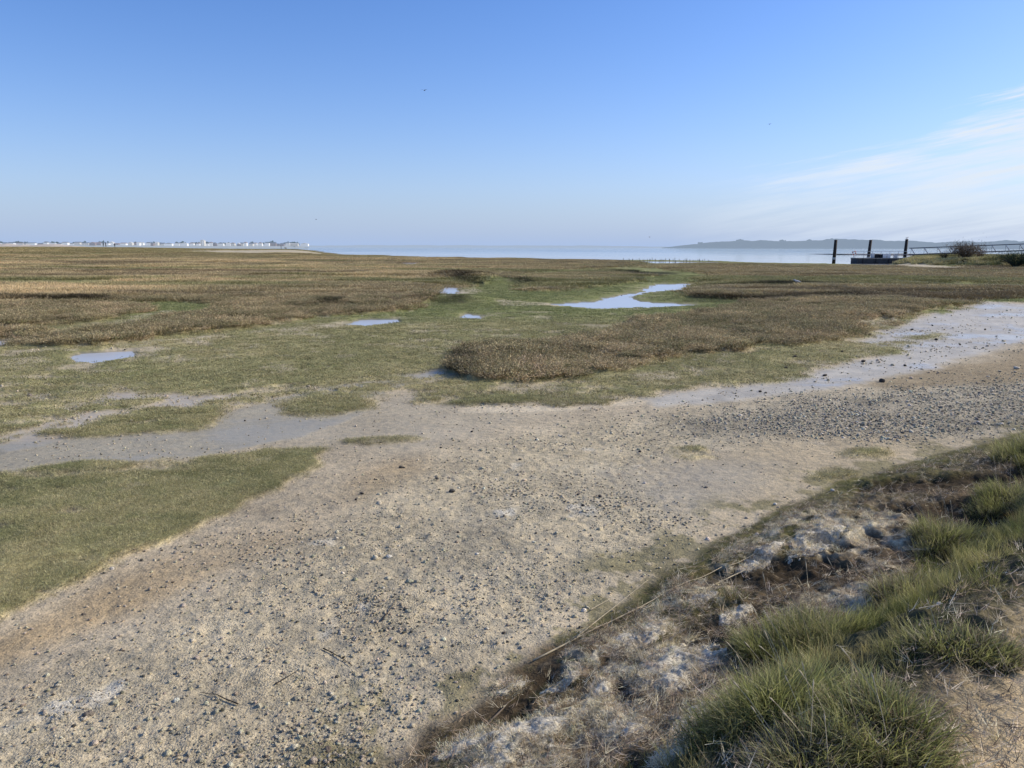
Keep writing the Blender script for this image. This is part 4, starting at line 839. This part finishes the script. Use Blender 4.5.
# far coast
HZ = (.42, .52, .68)
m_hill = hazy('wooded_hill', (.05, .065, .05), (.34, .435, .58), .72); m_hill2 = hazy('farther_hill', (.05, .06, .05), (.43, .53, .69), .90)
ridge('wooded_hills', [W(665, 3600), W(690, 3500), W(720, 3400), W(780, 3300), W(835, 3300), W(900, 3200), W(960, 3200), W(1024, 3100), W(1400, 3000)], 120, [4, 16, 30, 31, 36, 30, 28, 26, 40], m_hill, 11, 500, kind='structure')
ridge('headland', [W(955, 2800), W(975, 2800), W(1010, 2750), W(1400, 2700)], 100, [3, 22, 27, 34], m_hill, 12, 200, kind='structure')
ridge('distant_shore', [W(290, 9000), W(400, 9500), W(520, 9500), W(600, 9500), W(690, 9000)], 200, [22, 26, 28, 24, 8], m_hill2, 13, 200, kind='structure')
def far_trees():
    # crowns one can tell apart on the skyline
    k = 0
    for px, w, h, base in [(835, 26, 14, 31), (742, 30, 8, 33), (876, 20, 12, 29), (884, 16, 10, 29), (785, 30, 8, 31), (765, 22, 6, 31), (812, 24, 7, 33), (895, 30, 5, 29), (702, 24, 6, 22)]:
        d = 3350; x, y = W(px, d); t = empty('tree', (x, y+40, base-4), label=['broad hazy tree crown standing above the far wooded skyline', 'taller hazy tree crown standing above the far wooded skyline'][h > 9], category='tree', group='tree crowns on the far skyline')
        rr = np.random.default_rng(900+k); k += 1
        n = 160; q = rr.normal(size=(n, 3)); q /= np.linalg.norm(q, axis=1)[:, None]; q *= rr.random((n, 1))**.4; c = q*np.array([w/2, w/2, h*.55])+np.array([0, 0, h*.6])
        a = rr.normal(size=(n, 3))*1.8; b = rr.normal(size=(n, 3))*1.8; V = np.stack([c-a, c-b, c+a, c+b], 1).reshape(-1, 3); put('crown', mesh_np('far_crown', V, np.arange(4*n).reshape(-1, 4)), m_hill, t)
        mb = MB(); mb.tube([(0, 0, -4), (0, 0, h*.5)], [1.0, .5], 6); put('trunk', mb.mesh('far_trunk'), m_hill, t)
far_trees()

def town():
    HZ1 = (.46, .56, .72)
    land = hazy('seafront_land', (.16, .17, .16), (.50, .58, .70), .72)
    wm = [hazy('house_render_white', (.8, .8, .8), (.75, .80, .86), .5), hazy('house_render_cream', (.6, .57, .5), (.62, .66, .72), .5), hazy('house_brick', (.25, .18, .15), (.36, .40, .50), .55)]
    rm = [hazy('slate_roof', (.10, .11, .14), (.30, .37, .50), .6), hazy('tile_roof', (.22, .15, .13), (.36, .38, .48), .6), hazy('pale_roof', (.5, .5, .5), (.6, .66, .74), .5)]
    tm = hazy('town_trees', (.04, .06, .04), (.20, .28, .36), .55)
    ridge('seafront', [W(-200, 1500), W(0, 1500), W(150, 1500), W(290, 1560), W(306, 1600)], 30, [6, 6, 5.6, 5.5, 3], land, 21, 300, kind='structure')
    rr = random.Random(4); px = -18.0; i = 0
    while px < 304:
        w = rr.choice([3, 4, 4, 5, 6, 8]); d = 1505+rr.uniform(-12, 14); h = rr.uniform(2.6, 5.0) if w < 8 else rr.uniform(2.8, 3.8); ww = w/F*d*.92; dp = 8
        if abs(px-202) < 3: h = 9.5; 
        x, y = W(px+w/2, d); z = 5.0; a = rr.random(); ci = 0 if a < .62 else (1 if a < .82 else 2); b = rr.random(); ri = 0 if b < .55 else (1 if b < .8 else 2)
        wn = ['white', 'cream', 'brick'][ci]; rn = ['grey slate', 'brown tiled', 'pale'][ri]; size = 'long low' if w == 8 else ('small' if w < 5 else 'broad')
        t = empty('house', (x, y, z), label='%s %s house with %s roof in the hazy far seafront row' % (size, wn, rn), category='house', group='%s %s %s houses along the far seafront' % (size, wn, rn))
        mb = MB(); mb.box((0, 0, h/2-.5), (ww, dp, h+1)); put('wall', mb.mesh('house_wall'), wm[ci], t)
        rh = rr.uniform(1.5, 2.5) if w < 8 else 1.6; A = ww/2+.3; B = dp/2+.3; Z = h+.003
        if rr.random() < .5: v = [(-A, -B, Z), (A, -B, Z), (A, B, Z), (-A, B, Z), (-A, 0, Z+rh), (A, 0, Z+rh)]; f = [(0, 1, 5, 4), (2, 3, 4, 5), (0, 4, 3), (1, 2, 5), (3, 2, 1, 0)]
        else: v = [(-A, -B, Z), (A, -B, Z), (A, B, Z), (-A, B, Z), (0, -B, Z+rh), (0, B, Z+rh)]; f = [(0, 4, 5, 3), (1, 2, 5, 4), (0, 1, 4), (2, 3, 5), (3, 2, 1, 0)]
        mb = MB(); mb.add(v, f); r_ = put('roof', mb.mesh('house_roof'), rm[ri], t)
        px += w+rr.choice([0, .3, .6, 1.5, 2.2]); i += 1
    q = 0
    while q < 46:
        px = rr.uniform(-10, 300); d = 1560; x, y = W(px, d); w = rr.uniform(5, 14); h = rr.uniform(5, 8.0); n = 50; r2 = np.random.default_rng(q)
        c = r2.normal(size=(n, 3))*np.array([w*.3, 2, h*.18])+np.array([0, 0, h*.6]); a = r2.normal(size=(n, 3))*1.4; b = r2.normal(size=(n, 3))*1.4
        t = empty('tree', (x, y, 4.5), label='low dark tree rising between and behind the far seafront houses', category='tree', group='trees behind the far seafront')
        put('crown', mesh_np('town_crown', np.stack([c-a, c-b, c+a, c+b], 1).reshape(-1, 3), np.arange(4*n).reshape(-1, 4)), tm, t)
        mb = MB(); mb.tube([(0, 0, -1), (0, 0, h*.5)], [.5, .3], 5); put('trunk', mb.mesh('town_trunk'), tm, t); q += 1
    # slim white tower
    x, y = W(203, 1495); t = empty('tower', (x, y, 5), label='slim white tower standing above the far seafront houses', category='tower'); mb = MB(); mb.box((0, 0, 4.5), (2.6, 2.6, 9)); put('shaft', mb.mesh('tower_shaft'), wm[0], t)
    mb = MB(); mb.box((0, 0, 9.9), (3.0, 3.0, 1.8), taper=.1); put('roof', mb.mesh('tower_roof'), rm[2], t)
town()

# ------------------------------------------------------------------ people and dog on the far ridge
m_skin = simple('skin', (.35, .2, .14), .7, 20, .1); m_coat = simple('dark_coat', (.025, .03, .045), .9, 20, .2); m_red = simple('maroon_coat', (.12, .03, .035), .9, 20, .2); m_tan = simple('tan_fur', (.2, .14, .08), .9, 20, .3)
def person(px, d, label, rz=0, h=1.72, stride=.18, coat=None):
    x, y = W(px, d); z = H1(x, y); t = empty('person', (x, y, z), rz, label=label, category='person'); s = h/1.72
    v = [(0, 0, .95), (0, 0, 1.15), (0, 0, 1.38), (0, 0, 1.48), (0, .01, 1.56), (0, .01, 1.66),
         (.10, 0, .90), (.12, stride*.4, .5), (.12, stride, .09), (.12, stride+.16, .04), (-.10, 0, .90), (-.12, -stride*.1, .5), (-.12, -stride, .09), (-.12, -stride+.16, .04),
         (.19, 0, 1.40), (.25, -.05, 1.13), (.25, .08, .90), (-.19, 0, 1.40), (-.25, .02, 1.13), (-.25, .18, .92)]
    e = [(0, 1), (1, 2), (2, 3), (3, 4), (4, 5), (0, 6), (6, 7), (7, 8), (8, 9), (0, 10), (10, 11), (11, 12), (12, 13), (2, 14), (14, 15), (15, 16), (2, 17), (17, 18), (18, 19)]
    r = [.15, .14, .16, .065, .09, .085, .095, .06, .045, .03, .095, .06, .045, .03, .065, .045, .032, .065, .045, .032]
    me = bpy.data.meshes.new('person_body'); me.from_pydata([tuple(c*s for c in p) for p in v], e, []); o = put('body', me, coat or m_coat, t)
    md = o.modifiers.new('skin', 'SKIN'); 
    for i, q in enumerate(me.skin_vertices[0].data): q.radius = (r[i]*s, r[i]*s*.8); q.use_root = (i == 0)
    o.modifiers.new('sub', 'SUBSURF').render_levels = 1
    mb = MB(); mb.ball((0, .05*s, 1.63*s), (.075*s, .08*s, .1*s)); put('face', mb.mesh('face', True), m_skin, t)
    mb = MB(); mb.ball((0, -.015*s, 1.67*s), (.098*s, .105*s, .1*s)); put('hair', mb.mesh('hair', True), m_blk, t)
    return t
person(103.2, 292, 'person in dark clothes, left one of the pair standing on the far grassy ridge', .4)
person(105.6, 294, 'taller person in dark clothes, right one of the pair on the far grassy ridge', -.6, 1.85)
person(114.6, 300, 'person in dark clothes standing alone on the ridge right of the pair', 1.2, 1.6)
person(280.8, 335, 'person in dark clothes walking at the shore end of the ridge', -1.4, 1.8, .25)
def dog(px, d, label):
    x, y = W(px, d); z = H1(x, y); t = empty('dog', (x, y, z), 2.6, label=label, category='dog')
    v = [(0, 0, .55), (.25, 0, .56), (.45, 0, .6), (.6, 0, .75), (.72, 0, .8), (.86, 0, .76), (-.25, 0, .56), (-.42, 0, .62), (-.6, 0, .75),
      (.42, .11, .4), (.40, .11, .22), (.42, .11, .03), (.42, -.11, .4), (.44, -.11, .22), (.42, -.11, .03), (-.25, .12, .42), (-.34, .12, .24), (-.3, .12, .03), (-.25, -.12, .42), (-.34, -.12, .24), (-.3, -.12, .03)]
    e = [(0, 1), (1, 2), (2, 3), (3, 4), (4, 5), (0, 6), (6, 7), (7, 8), (2, 9), (9, 10), (10, 11), (2, 12), (12, 13), (13, 14), (6, 15), (15, 16), (16, 17), (6, 18), (18, 19), (19, 20)]
    r = [.13, .15, .14, .09, .09, .04, .12, .05, .02]+[.06, .035, .03]*2+[.08, .035, .03]*2
    me = bpy.data.meshes.new('dog_body'); me.from_pydata(v, e, []); o = put('body', me, m_tan, t); o.modifiers.new('skin', 'SKIN')
    for i, q in enumerate(me.skin_vertices[0].data): q.radius = (r[i], r[i]); q.use_root = (i == 0)
    o.modifiers.new('sub', 'SUBSURF').render_levels = 1
    for sy in (-1, 1): mb = MB(); mb.tube([(.68, .06*sy, .86), (.66, .1*sy, .74)], [.035, .015], 6); put('ear', mb.mesh('ear'), m_tan, t)
dog(285.5, 332, 'brown dog beside the walking person at the shore end of the ridge')

# ------------------------------------------------------------------ stakes along the shoreline
def stakes():
    m = simple('weathered_stake', (.09, .075, .06), .9, 8, .3); rr = random.Random(9)
    for i in range(52):
        px = 622+rr.uniform(0, 3)+i*1.75; d = 152+rr.uniform(-6, 8)-(px-622)*.06; x, y = W(px, d); h = rr.uniform(.2, .6); mb = MB(); l = rr.uniform(-.1, .1)
        mb.tube([(0, 0, -.3), (l*.5, 0, h*.5), (l, 0, h)], [.05, .045, .03], 6)
        put('stake', mb.mesh('stake'), m, loc=(x, y, 0), label='short dark weathered stake in the row along the far shoreline', category='stake', group='stakes along the far shoreline')
stakes()

# ------------------------------------------------------------------ shrubs on the mound
m_leaf = veg_material('shrub_twigs', .15); m_bark = simple('bark', (.06, .05, .04), .9, 6, .3)
def shrub(px, d, zb, w, h, n, label, seed, c=(.10, .075, .05), c2=(.16, .12, .08), name='shrub', stems=9):
    x, y = W(px, d); z = H1(x, y) if zb is None else zb; t = empty(name, (x, y, z), label=label, category=name); rr = np.random.default_rng(seed)
    mb = MB(); tips = []
    for i in range(stems):
        a = rr.uniform(0, 6.28); l = rr.uniform(.2, 1.0); pts = [Vector((0, 0, -.1))]; 
        for k in range(1, 6):
            f = k/5; pts.append(Vector((math.cos(a)*w*.42*l*f+rr.normal(0, .05*w*f*.4), math.sin(a)*w*.42*l*f, h*.8*f**.8*(1-.3*l))))
        mb.tube(pts, [.12, .09, .07, .05, .03, .015], 5); tips += pts[2:]
    put('stem', mb.mesh('shrub_stems'), m_bark, t)
    tips = np.array([p[:] for p in tips]); ctr = tips[rr.integers(0, len(tips), n)]+rr.normal(size=(n, 3))*np.array([w*.12, w*.12, h*.13])
    ctr = ctr+fbm(ctr[:, 0]*2, ctr[:, 2]*2, .6, 2, seed)[:, None]*.15; ctr[:, 2] = np.abs(ctr[:, 2])+.05
    v = blades(n, ctr, rr.uniform(0, 6.28, n), rr.uniform(.1, 1.5, n), rr.uniform(.15, .45, n)*h/2.6, .035*h/2.2, .3, c, c2, rr, 1, .5)
    put('crown', mesh_np('shrub_crown', v[0], v[1], False, {'bcol': v[2]}), m_leaf, t)
shrub(966, 119, None, 6.6, 2.9, 5200, 'large bare rounded bush on the grassy mound in front of the gangway', 31, stems=16)
shrub(945.5, 120, None, 2.2, 1.5, 1100, 'small dark bush left of the large bare one on the mound', 32, (.05, .05, .03), (.09, .085, .05))
shrub(981, 121, None, 2.2, 2.0, 900, 'low reddish twiggy bush against the right side of the large bare one', 33, (.12, .08, .055), (.2, .14, .09))
shrub(1017, 99, None, 5.5, 2.1, 6000, 'dense dark green bramble mound at the right edge of the marsh', 34, (.025, .04, .018), (.05, .075, .03), stems=20)
shrub(1034, 98, None, 6.0, 2.3, 4000, 'second dense dark bramble mound behind the first at the right edge', 35, (.025, .04, .018), (.05, .075, .03), stems=20)
shrub(967, 112, None, 2.6, .9, 900, 'low dark scrub patch on the face of the mound below the large bush', 36, (.04, .04, .025), (.08, .07, .04))

# rough grass on the mound
def mound_grass():
    T = [tuft(700+i, 60, .45, .4, .03, .7, (.5, .5, .45), (1.15, 1.1, 1), .5) for i in range(4)]
    x, y = cand(60000, 95, 200, 1, 42, 24); m = masks(x, y); k = rng.random(len(x)) < m['mound']; x, y = x[k], y[k]; z = height(x, y); n = len(x); g = ss(-.2, .3, fbm(x, y, 3, 4, 133, .65))[:, None]
    tint = lerp(jit(n, (.22, .215, .09), .35), jit(n, (.55, .50, .27), .3), g)
    scatter('mound_grass', np.stack([x, y, z], 1), np.stack([np.zeros(n), np.zeros(n), rng.uniform(0, 6.28, n)], 1), rng.uniform(.7, 1.6, n), tint, T, m_scrub, kind='stuff', label='rough yellow green grass on the far mound by the gangway', category='grass')
    print('mound', n)
mound_grass()

# ------------------------------------------------------------------ light
AZ, EL = 74, 31
w = bpy.data.worlds.new('World'); scene.world = w; w.use_nodes = True; nt = w.node_tree; nt.nodes.clear(); L = nt.links.new
sky = nd(nt, 'ShaderNodeTexSky', sky_type='NISHITA', sun_disc=False); sky.sun_elevation = R(EL); sky.sun_rotation = R(AZ); sky.air_density = 1.0; sky.dust_density = .6; sky.ozone_density = 2.0; sky.altitude = 0
tc = nd(nt, 'ShaderNodeTexCoord'); sp = nd(nt, 'ShaderNodeSeparateXYZ'); L(tc.outputs['Generated'], sp.inputs[0])
az = math_(nt, 'ARCTAN2', sp.outputs['X'], sp.outputs['Y']); el = math_(nt, 'ARCSINE', sp.outputs['Z'])
cv = nd(nt, 'ShaderNodeCombineXYZ'); L(math_(nt, 'MULTIPLY', az, 3.4), cv.inputs[0]); L(math_(nt, 'SUBTRACT', math_(nt, 'MULTIPLY', el, 38), math_(nt, 'MULTIPLY', az, 6)), cv.inputs[1])
cn = noise(nt, cv.outputs[0], 1.6, 7, .62)
line = math_(nt, 'SUBTRACT', math_(nt, 'ADD', -.006, math_(nt, 'MULTIPLY', math_(nt, 'MAXIMUM', az, 0), .28)), el)   # cloud lies below this sloping edge
edge = rampv(nt, math_(nt, 'ADD', line, math_(nt, 'MULTIPLY', math_(nt, 'SUBTRACT', cn, .5), .10)), -.01, .02)
azm = rampv(nt, az, .20, .58); low = rampv(nt, el, .0, .03, .5, 1)
cl = math_(nt, 'MULTIPLY', math_(nt, 'MULTIPLY', edge, azm), rampv(nt, cn, .38, .62, .2, 1.7)); cl = math_(nt, 'MULTIPLY', cl, rampv(nt, line, .0, .10, 1.0, .45), clamp=True)
bg = nd(nt, 'ShaderNodeBackground'); bg.inputs[1].default_value = .12
hs = nd(nt, 'ShaderNodeHueSaturation'); hs.inputs['Saturation'].default_value = 1.25; L(sky.outputs[0], hs.inputs['Color'])
hazef = math_(nt, 'MULTIPLY', math_(nt, 'EXPONENT', math_(nt, 'MULTIPLY', math_(nt, 'MAXIMUM', el, 0), -11.0)), .95, clamp=True)
warm = mixc(nt, 1.0, hs.outputs[0], (1.04, 1.09, 1.45), 'MULTIPLY')
hz = mixc(nt, hazef, warm, (3.35, 4.5, 6.8))
fin = mixc(nt, cl, hz, (6.3, 7.0, 7.9)); L(fin, bg.inputs[0]); wo = nd(nt, 'ShaderNodeOutputWorld'); L(bg.outputs[0], wo.inputs[0])
sd = bpy.data.lights.new('sun', 'SUN'); sd.energy = 5.0; sd.angle = R(.5); sd.color = (1, .905, .75); so = bpy.data.objects.new('sun', sd); col.objects.link(so)
dv = Vector((math.sin(R(AZ))*math.cos(R(EL)), math.cos(R(AZ))*math.cos(R(EL)), math.sin(R(EL)))); so.rotation_euler = dv.to_track_quat('Z', 'Y').to_euler(); so.location = (30, 10, 30)
scene.view_settings.view_transform = 'Standard'; scene.view_settings.look = 'None'; scene.view_settings.exposure = 0; scene.view_settings.gamma = 1
